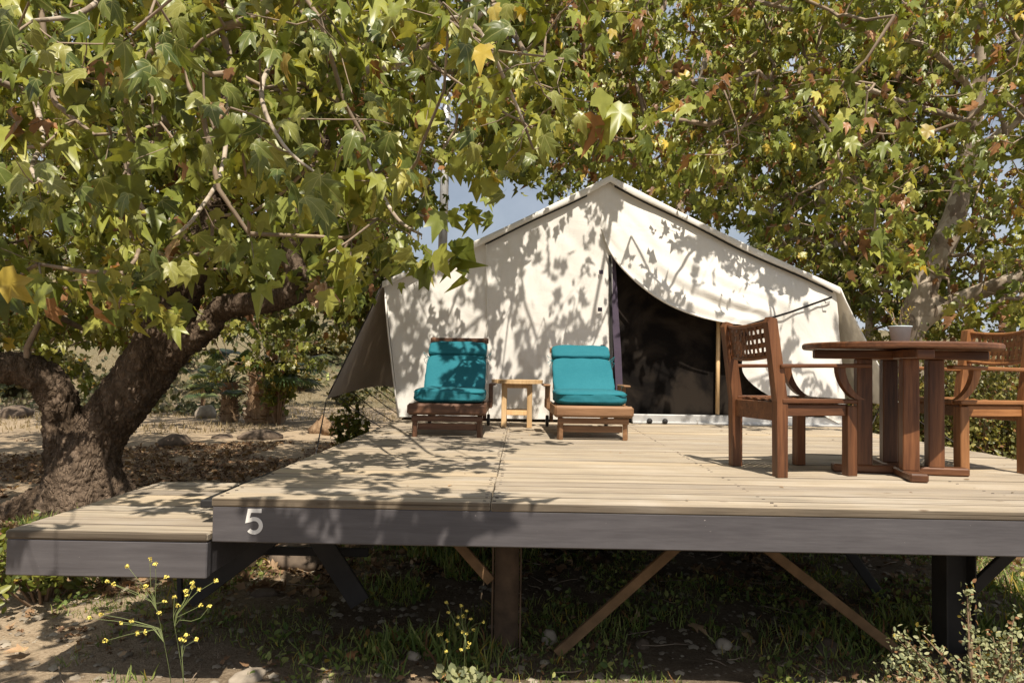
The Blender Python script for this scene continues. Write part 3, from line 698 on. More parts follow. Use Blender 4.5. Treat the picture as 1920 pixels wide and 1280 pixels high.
for e in (el, er):
    P = np.zeros((4, 40, 3))
    for j in range(40):
        t = j / 39; p = pk.lerp(e, t) + sag(0, t)
        for i, (dy, dz) in enumerate(((0.0, 0.012), (-0.012, 0.0), (-0.010 + .003 * math.sin(t * 20), -0.045 - .008 * math.sin(t * 13)), (-0.004, -0.055 - .008 * math.sin(t * 13)))):
            P[i, j] = (p.x - TO[0], p.y + dy - TO[1], p.z + dz - TO[2])
    link('roof_hem', grid_mesh('roof_hem', P, M['canvas']), tent)
    mb = MB(); q = [pk.lerp(e, t) + sag(0, t) + Vector((0, .02, -.066 - .008 * math.sin(t * 13))) for t in np.linspace(0.02 if e is er else .1, 0.97 if e is er else .55, 30)]
    mb.ribbon(q, 0.016, 0.02, (0, 0, 1)); mb.build('roof_dark_strip', M['black'], tent, TO)  # thin dark strip just under the hem
# side flies stretched out by guy ropes
for e, sg, um in ((el, -1, 'fly'), (er, 1, 'canvas')):  # left one takes the shade-greyed canvas
    ex = e.x; P = np.zeros((26, 26, 3)); low = (W(612, 748, FY).x if sg < 0 else er.x + 0.62)
    for i in range(26):
        for j in range(26):
            s, t = i / 25, j / 25
            x = ex + (low - ex) * (t ** 1.12) * (1 - 0.10 * math.sin(math.pi * s) * t)
            z = e.z + (W(612, 748, FY).z - e.z) * t - 0.0 + 0.10 * t * math.sin(math.pi * s) - 0.05 * t * t * s
            y = FY + s * (TB - FY); P[i, j] = (x - TO[0], y - TO[1], z + .03 * math.sin(math.pi * t) - TO[2])
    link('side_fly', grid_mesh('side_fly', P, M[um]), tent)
    mb = MB(); mb.tube([Vector(P[0, j]) + Vector(TO) for j in range(0, 26, 3)] , 0.009, 6); mb.build('fly_cord', M['rope'] if sg < 0 else M['canvas'], tent, TO)
    # guy ropes: each from the fly's lower edge to the deck side
    for k, s in enumerate((0.0, 0.10, 0.22, 0.34, 0.46, 0.6)):
        i = int(s * 25); q = Vector(P[i, 25]) + Vector(TO)
        b = (W(527, 875, 4.45) if sg < 0 else Vector((3.9, 6.6, 0.8))) if k == 0 else Vector((DX0 - 0.03 if sg < 0 else DX1 + .03, q.y - 0.9 + 0.12 * k, DECKZ - 0.08))
        if k == 0 and sg < 0: b = Vector((DX0 - 0.02, 4.75, DECKZ - 0.05))
        mb = MB(); mb.tube([q, q.lerp(b, .5) + Vector((0, 0, -.02)), b], 0.0055, 5); mb.build('guy_rope', M['rope'], tent, TO)
# side and back walls
for x in (BLc.x + .0, BRc.x):
    a = Vector((x, TY + .02, DECKZ + .01)); b = Vector((x, TB, DECKZ + .01)); up = Vector((EL.x - BLc.x if x < 0 else ER.x - BRc.x, 0, EL.z - DECKZ - .05))
    link('side_wall', grid_mesh('side_wall', plane_grid(a, b, b + up, a + up, 8, 20, lambda s, t: Vector((.02 * math.sin(t * 17), 0, 0))), M['canvas']), tent)
mb = MB(); mb.add([(BLc.x, TB, DECKZ), (BRc.x, TB, DECKZ), (ER.x, TB, ER.z), (PK.x, TB, PK.z), (EL.x, TB, EL.z)], [(0, 1, 2, 3, 4)]); mb.build('back_wall', M['canvas'], tent, TO)
mb = MB(); mb.box((1.04, (TY + TB) / 2 + .2, DECKZ - .05), (4.66, TB - TY - .2, 0.09)); mb.build('floor', M['deck'], tent, TO)
for x in (-.9, 1.0, 3.0):
    for y in (9.5, 12.2):
        mb = MB(); mb.box((x, y, DECKZ / 2 - .1), (.12, .12, DECKZ), 0); mb.build('floor_post', M['joist'], tent, TO)

# ------------------------------------------------------------------ soft shapes
def pillow(w_, d_, h_, name, mat, n=14, e=0.32, crown=0.12, seed=0.0):
    """rounded cushion centred on x,y with its foot at z=0"""
    bm = bmesh.new(); bmesh.ops.create_cube(bm, size=2.0); bmesh.ops.subdivide_edges(bm, edges=bm.edges[:], cuts=n, use_grid_fill=True)
    for v in bm.verts:
        x, y, z = v.co; p = 6.0
        r = (abs(x) ** p + abs(y) ** p + abs(z) ** p) ** (1 / p); m = max(abs(x), abs(y), abs(z)); k = m / r
        x, y, z = x * k, y * k, z * k
        puff = 1 + crown * (1 - x * x) * (1 - y * y)
        nz = 0.04 * mnoise.noise(Vector((x * 1.7 + seed, y * 1.7, z)))
        nz += 0.05 * mnoise.noise(Vector((x * 4 + seed * 3, y * 4, z * 2))) + 0.025 * mnoise.noise(Vector((x * 9, y * 11 + seed, z)))
        v.co = (x * w_ / 2 * (1 + nz * .3), y * d_ / 2 * (1 + nz * .3), (z * puff * 0.5 + 0.5 + nz) * h_)
    for f in bm.faces: f.smooth = True
    me = bpy.data.meshes.new(name); bm.to_mesh(me); bm.free(); me.materials.append(mat); return me

# ------------------------------------------------------------------ sun loungers (front edge at y=0, head end at +y)
def make_lounger(loc, rz, label, wm, top_rail_high):
    t = empty('sun_lounger', loc, rz, label, 'sun lounger', 'sun loungers in front of the tent')
    Wd = 0.61; L = 1.50; H = 0.275
    for s in (-1, 1):
        MB().box((s * (Wd / 2 - .02), L / 2, H - .055), (.034, L, .085), .005).build('side_rail', wm, t)
    mb = MB(); mb.box((0, 0.0, H - .05), (Wd + .012, .05, .09), .018); mb.build('front_rail', wm, t)
    mb = MB(); mb.box((0, 0.04, H - .125), (Wd - .05, .03, .045), .004); mb.build('apron', wm, t)
    for k in range(9):
        MB().box((0, .085 + k * .075, H - .018), (Wd - .075, .058, .018), .004).build('slat', wm, t)
    for s in (-1, 1):
        MB().bar((s * (Wd / 2 - .05), .06, H - .1), (s * (Wd / 2 - .045), .075, 0.0), .035, .05, .004).build('leg', wm, t)
        MB().bar((s * (Wd / 2 - .06), 1.3, H - .06), (s * (Wd / 2 - .06), 1.33, 0.05), .035, .05, .004).build('leg', wm, t)
        mb = MB(); mb.lathe([(.0, -.014), (.05, -.014), (.055, -.008), (.055, .008), (.05, .014), (.0, .014)], 18, Matrix.Translation((s * (Wd / 2 - .022), 1.33, .057)) @ Matrix.Rotation(math.pi / 2, 4, 'Y')); mb.build('wheel', M['wheel'], t)
    MB().box((0, .075, .085), (Wd - .14, .02, .05), .003).build('stretcher', wm, t)
    # backrest
    hy = 0.66; by, bz = (1.24, .825) if top_rail_high else (1.20, .745)
    d = Vector((0, by - hy, bz - H)); d.normalize(); nrm = Vector((0, -d.z, d.y))
    for s in (-1, 1):
        MB().bar((s * (Wd / 2 - .06), hy, H), (s * (Wd / 2 - .06), by, bz), .035, .04, .004).build('back_rail', wm, t)
    mb = MB(); mb.box((0, by, bz - .015), (Wd - .06, .035, .05), .005); mb.build('top_rail', wm, t)
    for k in range(7):
        p = Vector((0, hy, H)) + d * (.05 + k * .075)
        T = Matrix.Translation(p) @ Matrix.Rotation(math.atan2(d.z, d.y), 4, 'X'); MB().box((0, 0, 0), (Wd - .15, .055, .014), .003, T).build('slat', wm, t)
    MB().bar((0, by - .16, bz - .16), (0, 1.34, H - .05), .3, .02, .003).build('prop', wm, t)
    for s in ((1,) if top_rail_high else (-1, 1)):
        MB().box((s * (Wd / 2 + .035), .66, .415), (.062, .36, .018), .006).build('armrest', wm, t)
        MB().box((s * (Wd / 2 + .018), .57, .31), (.03, .045, .2), .003).build('arm_post', wm, t)
        MB().box((s * (Wd / 2 + .018), .80, .31), (.03, .045, .2), .003).build('arm_post', wm, t)
    # cushions
    c = link('seat_cushion', pillow(Wd - .035, .66, .115, 'seat_cushion', M['teal'], 14, seed=loc[0]), t, (0.0, .40, H - .005)); 
    ang = math.atan2(d.z, d.y)
    Lb = (Vector((0, by, bz)) - Vector((0, hy, H))).length
    b1 = link('back_cushion', pillow(Wd - .07, .47, .082, 'back_cushion', M['teal'], 14, seed=loc[0] + 3), t, Vector((0, hy + .01, H)) + d * .255 + nrm * .010, (ang, 0, 0))
    b2 = link('head_cushion', pillow(Wd - .075, .165, .095, 'head_cushion', M['teal'], 12, seed=loc[0] + 5), t, Vector((0, hy, H)) + d * .575 + nrm * .010, (ang, 0, 0))
    def piping(w_, d_, z, ob):
        pts = []
        for i in range(41):
            a = 2 * math.pi * i / 40; ca, sa = math.cos(a), math.sin(a); e = .22
            pts.append((w_ / 2 * math.copysign(abs(ca) ** e, ca), d_ / 2 * math.copysign(abs(sa) ** e, sa), z))
        mb = MB(); mb.tube(pts, .0045, 5, False); mb.build('piping', M['teald'], ob)
    piping(Wd - .045, .65, .085, c); piping(Wd - .085, .46, .062, b1); piping(Wd - .09, .155, .07, b2)
    for s in (-1, 1):
        q = Vector((s * (Wd / 2 - .045), hy, H)) + d * .49 + nrm * .05
        for (ax, ay, az) in ((.05, 0, .03), (.045, -.01, -.03)):
            mb = MB(); mb.ribbon([q, q + Vector((s * ax, ay, az + .01)), q + Vector((s * .03, ay - .01, az - .03)), q + Vector((s * .005, ay, 0))], .012, .003, (0, 1, .2)); mb.build('ribbon', M['teald'], t)
        mb = MB(); mb.ribbon([q, q + Vector((s * .02, -.01, -.06)), q + Vector((s * .012, -.01, -.15)), q + Vector((s * .016, 0, -.2))], .010, .003, (0, 1, .2)); mb.build('ribbon', M['teald'], t)
    return t
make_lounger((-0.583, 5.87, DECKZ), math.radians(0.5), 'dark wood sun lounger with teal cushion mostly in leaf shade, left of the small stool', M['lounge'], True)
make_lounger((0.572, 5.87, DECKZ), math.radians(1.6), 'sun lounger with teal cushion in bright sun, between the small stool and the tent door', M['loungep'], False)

# small round stool
st = empty('side_stool', (-0.040, 7.14, DECKZ), 0, 'small round pale wood stool between the two sun loungers', 'stool')
for i in range(6):
    y0 = -.245 + i * .0817; y1 = y0 + .078; R0 = .245
    ol = []
    for a in np.linspace(0, 1, 9):
        yy = y0 + (y1 - y0) * a; ol.append((math.sqrt(max(0, R0 * R0 - yy * yy)), yy))
    ol = ol + [(-x, y) for x, y in reversed(ol)]
    mb = MB(); mb.prism(ol, .412, .446); mb.build('slat', M['pine'], st)
for sx in (-1, 1):
    for sy in (-1, 1): MB().box((sx * .12, sy * .12, .206), (.047, .047, .41), .003).build('leg', M['pine'], st)
for sy in (-1, 1):
    MB().box((0, sy * .12, .39), (.19, .025, .042), .002).build('apron', M['pine'], st)
    MB().box((0, sy * .12, .14), (.19, .03, .045), .002).build('stretcher', M['pine'], st)
for sx in (-1, 1):
    MB().box((sx * .12, 0, .39), (.025, .19, .042), .002).build('apron', M['pine'], st); MB().box((sx * .12, 0, .14), (.03, .19, .045), .002).build('stretcher', M['pine'], st)

# ------------------------------------------------------------------ round table
tb = empty('round_table', (2.128, 4.25, DECKZ), math.radians(-11), 'round red brown wooden table on a cross base at the right of the deck', 'table')
TR = .508; ZT = .724; NS = 15; sw = 2 * (TR - .062) / NS
for i in range(NS):
    x0 = -(TR - .062) + i * sw + .0025; x1 = x0 + sw - .005; ol = []
    rr = TR - .063
    for a in np.linspace(0, 1, 5):
        xx = x0 + (x1 - x0) * a; ol.append((xx, math.sqrt(max(0, rr * rr - xx * xx))))
    ol = ol + [(x, -y) for x, y in reversed(ol)]
    MB().prism(ol, ZT - .028, ZT - .001).build('slat', M['teakz'], tb)
for q in range(4):
    a0 = (q + .5) * math.pi / 2 + .0006; a1 = (q + 1.5) * math.pi / 2 - .0006; prof = [(TR - .062, ZT - .03), (TR - .062, ZT), (TR - .008, ZT), (TR, ZT - .008), (TR, ZT - .026), (TR - .008, ZT - .034)]
    vs = []; fs = []; n = 20
    for i in range(n + 1):
        a = a0 + (a1 - a0) * i / n
        for r, z in prof: vs.append((r * math.cos(a), r * math.sin(a), z))
    k = len(prof)
    for i in range(n):
        for j in range(k): j2 = (j + 1) % k; fs.append((i * k + j, i * k + j2, (i + 1) * k + j2, (i + 1) * k + j))
    fs.append(tuple(range(k))); fs.append(tuple(n * k + j for j in range(k)))
    MB().add(vs, fs).build('rim', M['teakx'], tb)
MB().box((0, 0, ZT - .060), (.90, .085, .05), .006).build('top_beam', M['teakx'], tb)
for s in (-1, 1): MB().box((0, s * .254, ZT - .0605), (.085, .42, .05), .006).build('top_beam', M['teakx'], tb)
MB().box((0, 0, .022), (.70, .09, .045), .008).build('foot', M['teakx'], tb)
for s in (-1, 1): MB().box((0, s * .205, .0215), (.09, .315, .044), .008).build('foot', M['teakx'], tb)
for dx, dy in ((.185, 0), (-.185, 0), (0, .19), (0, -.19)):
    MB().box((dx, dy, .042 + (ZT - .085 - .042) / 2), (.082, .082, ZT - .085 - .042), .005).build('leg', M['teakz'], tb)

# pot with a twiggy plant standing on the table
pot = empty('metal_bucket', W(1688, 636, 4.2), 0, 'small grey metal bucket planter with a leafy twig, standing on the round table', 'bucket'); pot.location.z = DECKZ + ZT + .0005
mb = MB(); mb.lathe([(0, .002), (.041, .002), (.044, 0), (.057, .092), (.061, .094), (.061, .100), (.056, .100), (.053, .092), (.050, .075), (0, .075)], 28); mb.build('bucket', M['galv'], pot)
mb = MB(); tips = []
for k in range(7):
    a = random.uniform(0, 6.28); p = Vector((0, 0, .07)); pts = [p.copy()]
    for i in range(5):
        p = p + Vector((math.cos(a) * .016 + random.uniform(-.008, .008), math.sin(a) * .01 + random.uniform(-.008, .008), random.uniform(.018, .036))); pts.append(p.copy()); tips.append(p.copy())
    mb.tube(pts, [.005 - .0007 * i for i in range(6)], 5)
mb.build('stem', M['twig'], pot)
n = 130; ii = rng.integers(0, len(tips), n); Pn = np.array([tips[i] for i in ii]) + rng.normal(0, .006, (n, 3))
me = scatter('foliage', Pn, rng.normal(0, 1, (n, 3)), rng.normal(0, 1, (n, 3)) + (0, 0, 1), rng.uniform(.012, .022, n), leafcols(n, .1, .3), M['sage'], OV, OF)
tag(link('foliage', me, pot), kind='stuff')

# ------------------------------------------------------------------ armchairs (front at +x)
def make_chair(loc, rz, label, mx, mz):
    t = empty('wooden_armchair', loc, rz, label, 'armchair', 'armchairs at the round table')
    D, B = .42, .47; hs = .40; lw = .058
    for s in (-1, 1):
        MB().box((D / 2, s * B / 2, hs / 2 - .01), (lw, lw, hs - .02), .004).build('leg', mz, t)
        # rear leg runs up into the raked back post
        o = [(-.03, 0), (.03, 0), (.03, hs), (-.035, .84), (-.075, .85), (-.09, .82), (-.035, hs)]
        T = Matrix.Translation((-D / 2, s * B / 2, 0)) @ Matrix.Rotation(math.pi / 2, 4, 'X')
        MB().prism(o, -.026, .026, T).build('back_post', mz, t)
        MB().box((0.0, s * (B / 2 - .002), hs - .045), (D - lw - .002, .03, .06), .003).build('side_rail', mx, t)
        MB().box((0.012, s * (B / 2 + .002), hs + .004), (D + .03, .062, .024), .005).build('seat_edge', mx, t)
        # armrest with curved support
        MB().bar((-D / 2 - .02, s * (B / 2 + .02), .59), (D / 2 + .10, s * (B / 2 + .03), .60), .055, .022, .006).build('armrest', mx, t)
        a = []
        for k in range(9):
            th = k / 8; a.append((D / 2 + .055 - .13 * math.sin(th * math.pi / 2) , .014 + hs + (0.59 - hs - .014) * (1 - math.cos(th * math.pi / 2)) ** .8))
        ol = [(x + .024, z) for x, z in a] + [(x - .024, z) for x, z in reversed(a)]
        T = Matrix.Translation((0, s * (B / 2 + .018) + .016, 0)) @ Matrix.Rotation(math.pi / 2, 4, 'X')
        MB().prism(ol, 0, .034, T).build('arm_support', mz, t)
    MB().box((D / 2, 0, hs - .045), (.03, B - lw - .002, .06), .003).build('front_rail', mx, t)
    MB().box((-D / 2, 0, hs - .055), (.035, B - .054, .10), .003).build('rear_rail', mx, t)
    MB().box((D / 2 + .012, 0, hs + .004), (.045, B - .065, .022), .004).build('seat_edge', mx, t)
    # woven seat
    for k in range(9):
        x = -D / 2 + .045 + k * .041
        pts = [(x, y, hs + .006 + (.004 if (k + j) % 2 else -.004)) for j, y in enumerate(np.linspace(-B / 2 + .03, B / 2 - .03, 11))]
        MB().ribbon(pts, .028, .003, (1, 0, 0)).build('seat_strap', mz, t)
    for k in range(10):
        y = -B / 2 + .05 + k * .0411
        pts = [(x, y, hs + .006 - (.004 if (k + j) % 2 else -.004)) for j, x in enumerate(np.linspace(-D / 2 + .02, D / 2 - .0, 10))]
        MB().ribbon(pts, .028, .003, (0, 1, 0)).build('seat_strap', mz, t)
    # woven back: curved rails and straps; the back is concave towards the sitter
    def bp(sy, z):
        rk = -D / 2 + .005 - (z - hs) * .155; y = sy * (B / 2 - .02)
        return Vector((rk - .035 * (1 - sy * sy), y, z - .018 * (1 - sy * sy)))
    for z in (.645, .825):
        MB().tube([bp(s_, z) for s_ in np.linspace(-1, 1, 13)], .011, 8).build('back_rail', mx, t)
    nv = 12
    for k in range(nv):
        sy = -1 + (k + .75) * 2 / (nv + .5); pts = []
        for j in range(21):
            z = .635 + .20 * j / 20; off = .0020 * math.cos(math.pi * (z - .660) / .05 + k * math.pi); p = bp(sy, z); p.x += off if 1 < j < 19 else 0; pts.append(p)
        MB().ribbon(pts, .0215, .003, (0, 1, 0)).build('back_strap', mz, t)
    for k in range(4):
        z = .660 + k * .050; pts = []
        for j in range(4 * nv + 1):
            sy = -1 + j / nv / 2; p = bp(sy, z); p.x += -.0020 * math.cos(math.pi * ((sy + 1) * (nv + .5) / 2 - .75) + k * math.pi); pts.append(p)
        MB().ribbon(pts, .029, .003, (0, 0, 1)).build('back_strap', mx, t)
    return t
make_chair((1.535, 4.29, DECKZ), math.radians(13), 'dark red brown wooden armchair with woven strap back, left of the round table', M['teakx'], M['teakz'])
make_chair((2.635, 4.52, DECKZ), math.radians(192), 'sunlit orange brown wooden armchair with woven strap back, right of the round table', M['sunteakx'], M['sunteakz'])

# ------------------------------------------------------------------ trees
def smooth_path(pts, n=6):
    P = [Vector(p[:3]) for p in pts]; R_ = [p[3] for p in pts]; outp = []; outr = []
    for i in range(len(P) - 1):
        p0 = P[max(0, i - 1)]; p1 = P[i]; p2 = P[i + 1]; p3 = P[min(len(P) - 1, i + 2)]
        for k in range(n):
            t = k / n
            q = 0.5 * ((2 * p1) + (p2 - p0) * t + (2 * p0 - 5 * p1 + 4 * p2 - p3) * t * t + (3 * p1 - p0 - 3 * p2 + p3) * t ** 3)
            outp.append(q); outr.append(R_[i] * (1 - t) + R_[i + 1] * t)
    outp.append(P[-1]); outr.append(R_[-1]); return outp, outr
def wl_(u, v, y, r): p = W(u, v, y); return (p.x, p.y, p.z, r)
def trunk_mesh(name, limbs, mat, voxel, amp, off, fs=6.0, knob=0.0, plates=False):
    mb = MB()
    for L in limbs:
        p, r = smooth_path(L); mb.tube(p, r, 14)
    me = mb.mesh('tmp', mat); o = link('tmp', me)
    md = o.modifiers.new('r', 'REMESH'); md.mode = 'VOXEL'; md.voxel_size = voxel; md.use_smooth_shade = True
    ms = o.modifiers.new('s', 'SMOOTH'); ms.factor = .5; ms.iterations = 5
    dg = bpy.context.evaluated_depsgraph_get(); ev = o.evaluated_get(dg); m2 = bpy.data.meshes.new_from_object(ev)
    bpy.data.objects.remove(o)
    n = len(m2.vertices); co = np.zeros(n * 3); m2.vertices.foreach_get('co', co); co = co.reshape(-1, 3); no = np.zeros(n * 3); m2.vertices.foreach_get('normal', no); no = no.reshape(-1, 3)
    d = np.empty(n)
    for i in range(n):
        v = Vector(co[i]); q = Vector((v.x * fs, v.y * fs, v.z * fs * .45))
        a = 1 - abs(mnoise.noise(q)) * 2; b = mnoise.noise(q * 3.1); c = mnoise.noise(v * 1.7)
        e = mnoise.noise(v * fs * 4.5)
        if plates:
            f1 = mnoise.voronoi(Vector((v.x * 15 + .5 * b, v.y * 15 + .5 * e, v.z * 8 + .5 * a)))[0]; pl_ = min(1.0, (f1[1] - f1[0]) * 3.0)
        else: pl_ = .5
        d[i] = amp * (.35 * a + .25 * b + .25 * e + .55 * pl_ - .5) + knob * c
    co = co + no * d[:, None] - np.array(off); m2.vertices.foreach_set('co', co.ravel()); m2.update()
    m2.polygons.foreach_set('use_smooth', np.ones(len(m2.polygons), bool)); m2.materials.clear(); m2.materials.append(mat); m2.name = name
    return m2

def grow(root_pts, targets, up=0.15, maxr=.05, tw=.0035):
    """connect every spray base to its nearest branch node, nearest first; gives a branching net with pipe-model radii"""
    nodes = np.array(root_pts); base = len(nodes); T = np.array(targets)
    d0 = np.min(np.linalg.norm(T[:, None] - nodes[None], axis=2), axis=1); order = np.argsort(d0)
    allp = np.zeros((base + len(T), 3)); allp[:base] = nodes; par = np.full(base + len(T), -1); cnt = base; idx = []
    for o in order:
        p = T[o]; d = np.linalg.norm(allp[:cnt] - p, axis=1) + 0.25 * np.maximum(0, allp[:cnt, 2] - p[2]) * 0
        par[cnt] = int(np.argmin(d)); allp[cnt] = p; cnt += 1
    w_ = np.ones(len(allp))
    for i in range(len(allp) - 1, base - 1, -1): w_[par[i]] += w_[i] if par[i] >= base else 0
    V = []; F = []; n = 5; vo = 0
    for i in range(base, len(allp)):
        a = allp[par[i]]; b = allp[i]; L = np.linalg.norm(b - a)
        if L < 1e-4: continue
        r1 = min(maxr, tw * math.sqrt(w_[i]) + .001); r0 = min(maxr, r1 * 1.35)
        mid = (a + b) / 2 + rng.normal(0, .06 * L, 3) + np.array((0, 0, -.05 * L)); pts = [a, mid, b]
        d = (b - a) / L; o1 = np.cross(d, (0.3, 0.2, 0.9)); o1 /= np.linalg.norm(o1); o2 = np.cross(d, o1)
        for q, r in zip(pts, (r0, (r0 + r1) / 2, r1)):
            for j in range(n):
                t = 2 * math.pi * j / n; V.append(q + (o1 * math.cos(t) + o2 * math.sin(t)) * r)
        for s in range(2):
            for j in range(n): k = (j + 1) % n; F.append((vo + s * n + j, vo + s * n + k, vo + (s + 1) * n + k, vo + (s + 1) * n + j))
        vo += 3 * n
    return np.array(V), np.array(F)

def sprays(B, nl, size, spread=.28, out=None, flat=.6):
    """leaves around each spray base B; returns P,D,N,size,tone"""
    n = len(B); P = []; D = []; Nn = []
    ax = rng.normal(0, 1, (n, 3)) * (1, 1, .35)
    if out is not None: ax += out * .8
    ax[:, 2] -= .25; ax = unit(ax)
    tone = rng.random(n); cl = rng.random(n)
    Bi = np.repeat(np.arange(n), nl); m = len(Bi); t = rng.random(m)
    P = B[Bi] + ax[Bi] * (t * spread * 1.9)[:, None] + rng.normal(0, spread * .26, (m, 3)) * (1, 1, .8)
    sprays.lines = (B, B + ax * spread * 1.8 + np.array((0, 0, -.12 * spread)))
    hd = rng.normal(0, 1, (m, 3)) * (1, 1, .3)
    D = ax[Bi] * .5 + hd * .62 + np.array((0, 0, -.95))
    Nn = np.array((SUN.x, SUN.y * .9, SUN.z * .6))[None] * 1.0 + rng.normal(0, .62, (m, 3))
    sz = size * (.42 + .95 * rng.random(m) ** .9) * (.75 + .5 * cl[Bi]) 
    return P, D, Nn, sz, tone[Bi]

def in_volume(n, ulo, uhi, vlo, lower, dlo, dhi, dpow=1.0, keep=None):
    out = []
    while len(out) < n:
        u = random.uniform(ulo, uhi); lv = np.interp(u, [a for a, _ in lower], [b for _, b in lower])
        v = random.uniform(vlo, lv); d = dlo + (dhi - dlo) * random.random() ** dpow
        if random.random() > (d / dhi) ** 2: continue          # even density in space
        p = W(u, v, d)
        # clumping
        if mnoise.noise(p * 1.0) + .4 * mnoise.noise(p * 2.6) + random.uniform(-.16, .16) < .0: continue
        if keep and not keep(p, u, v): continue
        out.append(p)
    return np.array([tuple(p) for p in out])

def make_foliage(name, root, off, B, nl, size, spread, brown, yellow, mat='leaf', bright=1.0, TV=LV, TF=LF, g=GREENS):
    P, D, Nn, sz, tn = sprays(B, nl, size, spread)
    c = leafcols(len(P), brown, yellow, g=g, p=tn, bright=bright)
    me = scatter(name, P, D, Nn, sz, c, M[mat], TV, TF, rng.uniform(.4, 2.8, len(P)), off)
    o = link(name, me, root); tag(o, kind='stuff')
    A_, B_ = sprays.lines; d = unit(B_ - A_); o1 = unit(np.cross(d, np.array((.3, .2, .93)))); o2 = np.cross(d, o1); V = []
    for Q, r in ((A_, .0035), ((A_ + B_) / 2 + np.array((0, 0, .03)), .0026), (B_, .0014)):
        for j in range(3): a = 2.094 * j; V.append(Q + (o1 * math.cos(a) + o2 * math.sin(a)) * r)
    V = np.stack(V, 1); n = len(V); fq = np.array([(s_ * 3 + j, s_ * 3 + (j + 1) % 3, s_ * 3 + 3 + (j + 1) % 3, s_ * 3 + 3 + j) for s_ in range(2) for j in range(3)])
    tag(link('twigs', np_mesh('twigs', V.reshape(-1, 3) - np.array(off), (fq[None] + (np.arange(n) * 9)[:, None, None]).reshape(-1, 4), M['twig'], True), root), kind='stuff')
    return o
def branches(root, off, roots, B, maxr, tw=.0035, mat='twig', name='branches'):
    V, F = grow(roots, B, maxr=maxr, tw=tw)
    o = link(name, np_mesh(name, V - np.array(off), F, M[mat], True), root); tag(o, kind='stuff'); return o

# --- big sycamore on the left
bt_loc = Wz(155, 965, 0.0); bt_loc.y = 7.1; bt_loc.x = W(155, 900, 7.1).x; bt_loc.z = 0.0
big = empty('sycamore_tree', bt_loc, 0, 'big dark barked forked tree at the left, its leafy boughs reaching over the deck', 'tree'); BO = tuple(bt_loc)
L_main = [(bt_loc.x - .02, 7.15, -.35, .52), (bt_loc.x, 7.12, .10, .40), wl_(163, 880, 7.1, .32), wl_(192, 810, 7.1, .25), wl_(256, 720, 7.05, .245), wl_(305, 635, 7.0, .235), wl_(340, 555, 7.0, .19), wl_(375, 480, 7.05, .175), wl_(395, 390, 7.2, .15), wl_(420, 260, 7.4, .12), wl_(450, 100, 7.6, .10), wl_(470, -150, 7.8, .07)]
L_left = [wl_(150, 930, 7.1, .26), wl_(130, 860, 7.1, .20), wl_(122, 790, 7.1, .18), wl_(110, 745, 7.05, .175), wl_(82, 708, 7.0, .16), wl_(40, 690, 6.95, .14), wl_(0, 688, 6.9, .13), wl_(-90, 665, 6.7, .12), wl_(-200, 560, 6.5, .10), wl_(-300, 380, 6.3, .08)]
L_arm = [wl_(270, 690, 7.0, .17), wl_(335, 648, 6.9, .14), wl_(385, 618, 6.8, .125), wl_(410, 580, 6.75, .12), wl_(450, 571, 6.65, .105), wl_(505, 566, 6.55, .10), wl_(550, 548, 6.5, .105), wl_(558, 515, 6.5, .10), wl_(545, 470, 6.5, .085), wl_(570, 380, 6.5, .08), wl_(598, 290, 6.5, .085), wl_(605, 200, 6.5, .08), wl_(600, 60, 6.4, .06), wl_(620, -120, 6.3, .05)]
L_a2 = [wl_(602, 230, 6.5, .06), wl_(660, 150, 6.2, .045), wl_(740, 120, 5.9, .035), wl_(840, 60, 5.6, .025), wl_(960, 0, 5.5, .018)]
L_a3 = [wl_(605, 215, 6.5, .05), wl_(560, 190, 6.1, .04), wl_(500, 200, 5.6, .03), wl_(430, 130, 5.0, .022), wl_(330, 60, 4.4, .016)]
L_a4 = [wl_(420, 260, 7.4, .08), wl_(330, 230, 7.0, .05), wl_(200, 210, 6.4, .04), wl_(60, 170, 5.8, .03), wl_(-80, 120, 5.4, .02)]
L_a5 = [wl_(400, 400, 7.2, .09), wl_(470, 330, 7.5, .06), wl_(560, 230, 7.9, .05), wl_(680, 150, 8.2, .04), wl_(800, 60, 8.4, .03)]
L_a6 = [wl_(605, 120, 6.4, .05), wl_(500, 20, 5.6, .04), wl_(360, -80, 4.8, .03), wl_(200, -160, 4.1, .02)]
L_root = [wl_(150, 930, 7.1, .25), (bt_loc.x - .55, 6.95, .02, .16), (bt_loc.x - .95, 6.85, -.12, .08)]
L_root2 = [wl_(190, 900, 7.1, .25), (bt_loc.x + .5, 7.1, .02, .18), (bt_loc.x + .95, 7.15, -.12, .08)]
limbs = [L_main, L_left, L_arm[:5], L_root, L_root2]
link('bough', trunk_mesh('bough', [L_arm[3:]], M['abark'], .015, .026, BO, 7.0, .02, True), big)
link('trunk', trunk_mesh('trunk', limbs, M['bark'], .015, .040, BO, 9.0, .04, True), big)
mb = MB(); roots = []
for L in (L_a2, L_a3, L_a4, L_a5, L_a6):
    p, r = smooth_path(L, 5); mb.tube([q + Vector(rng.normal(0, .012, 3)) for q in p], r, 9)
    roots += [tuple(q) for q in p]
mb.build('boughs', M['pbark'], big, BO)
for L in (L_main[7:], L_left[4:], L_arm[7:]):
    p, r = smooth_path(L, 5); roots += [tuple(q) for q in p]
lowerA = [(-400, 640), (0, 640), (60, 645), (120, 650), (180, 665), (240, 650), (300, 590), (400, 530), (440, 570), (560, 600), (640, 625), (700, 610), (790, 520), (850, 390), (950, 330), (1060, 300)]
def gap(u, v):
    return (808 < u < 852 and 165 < v < 500) or (872 < u < 960 and 290 < v < 410 and random.random() < .85) or (290 < u < 370 and 340 < v < 400) or (1395 < u < 1480 and 285 < v < 390) or (480 < u < 520 and 350 < v < 400)
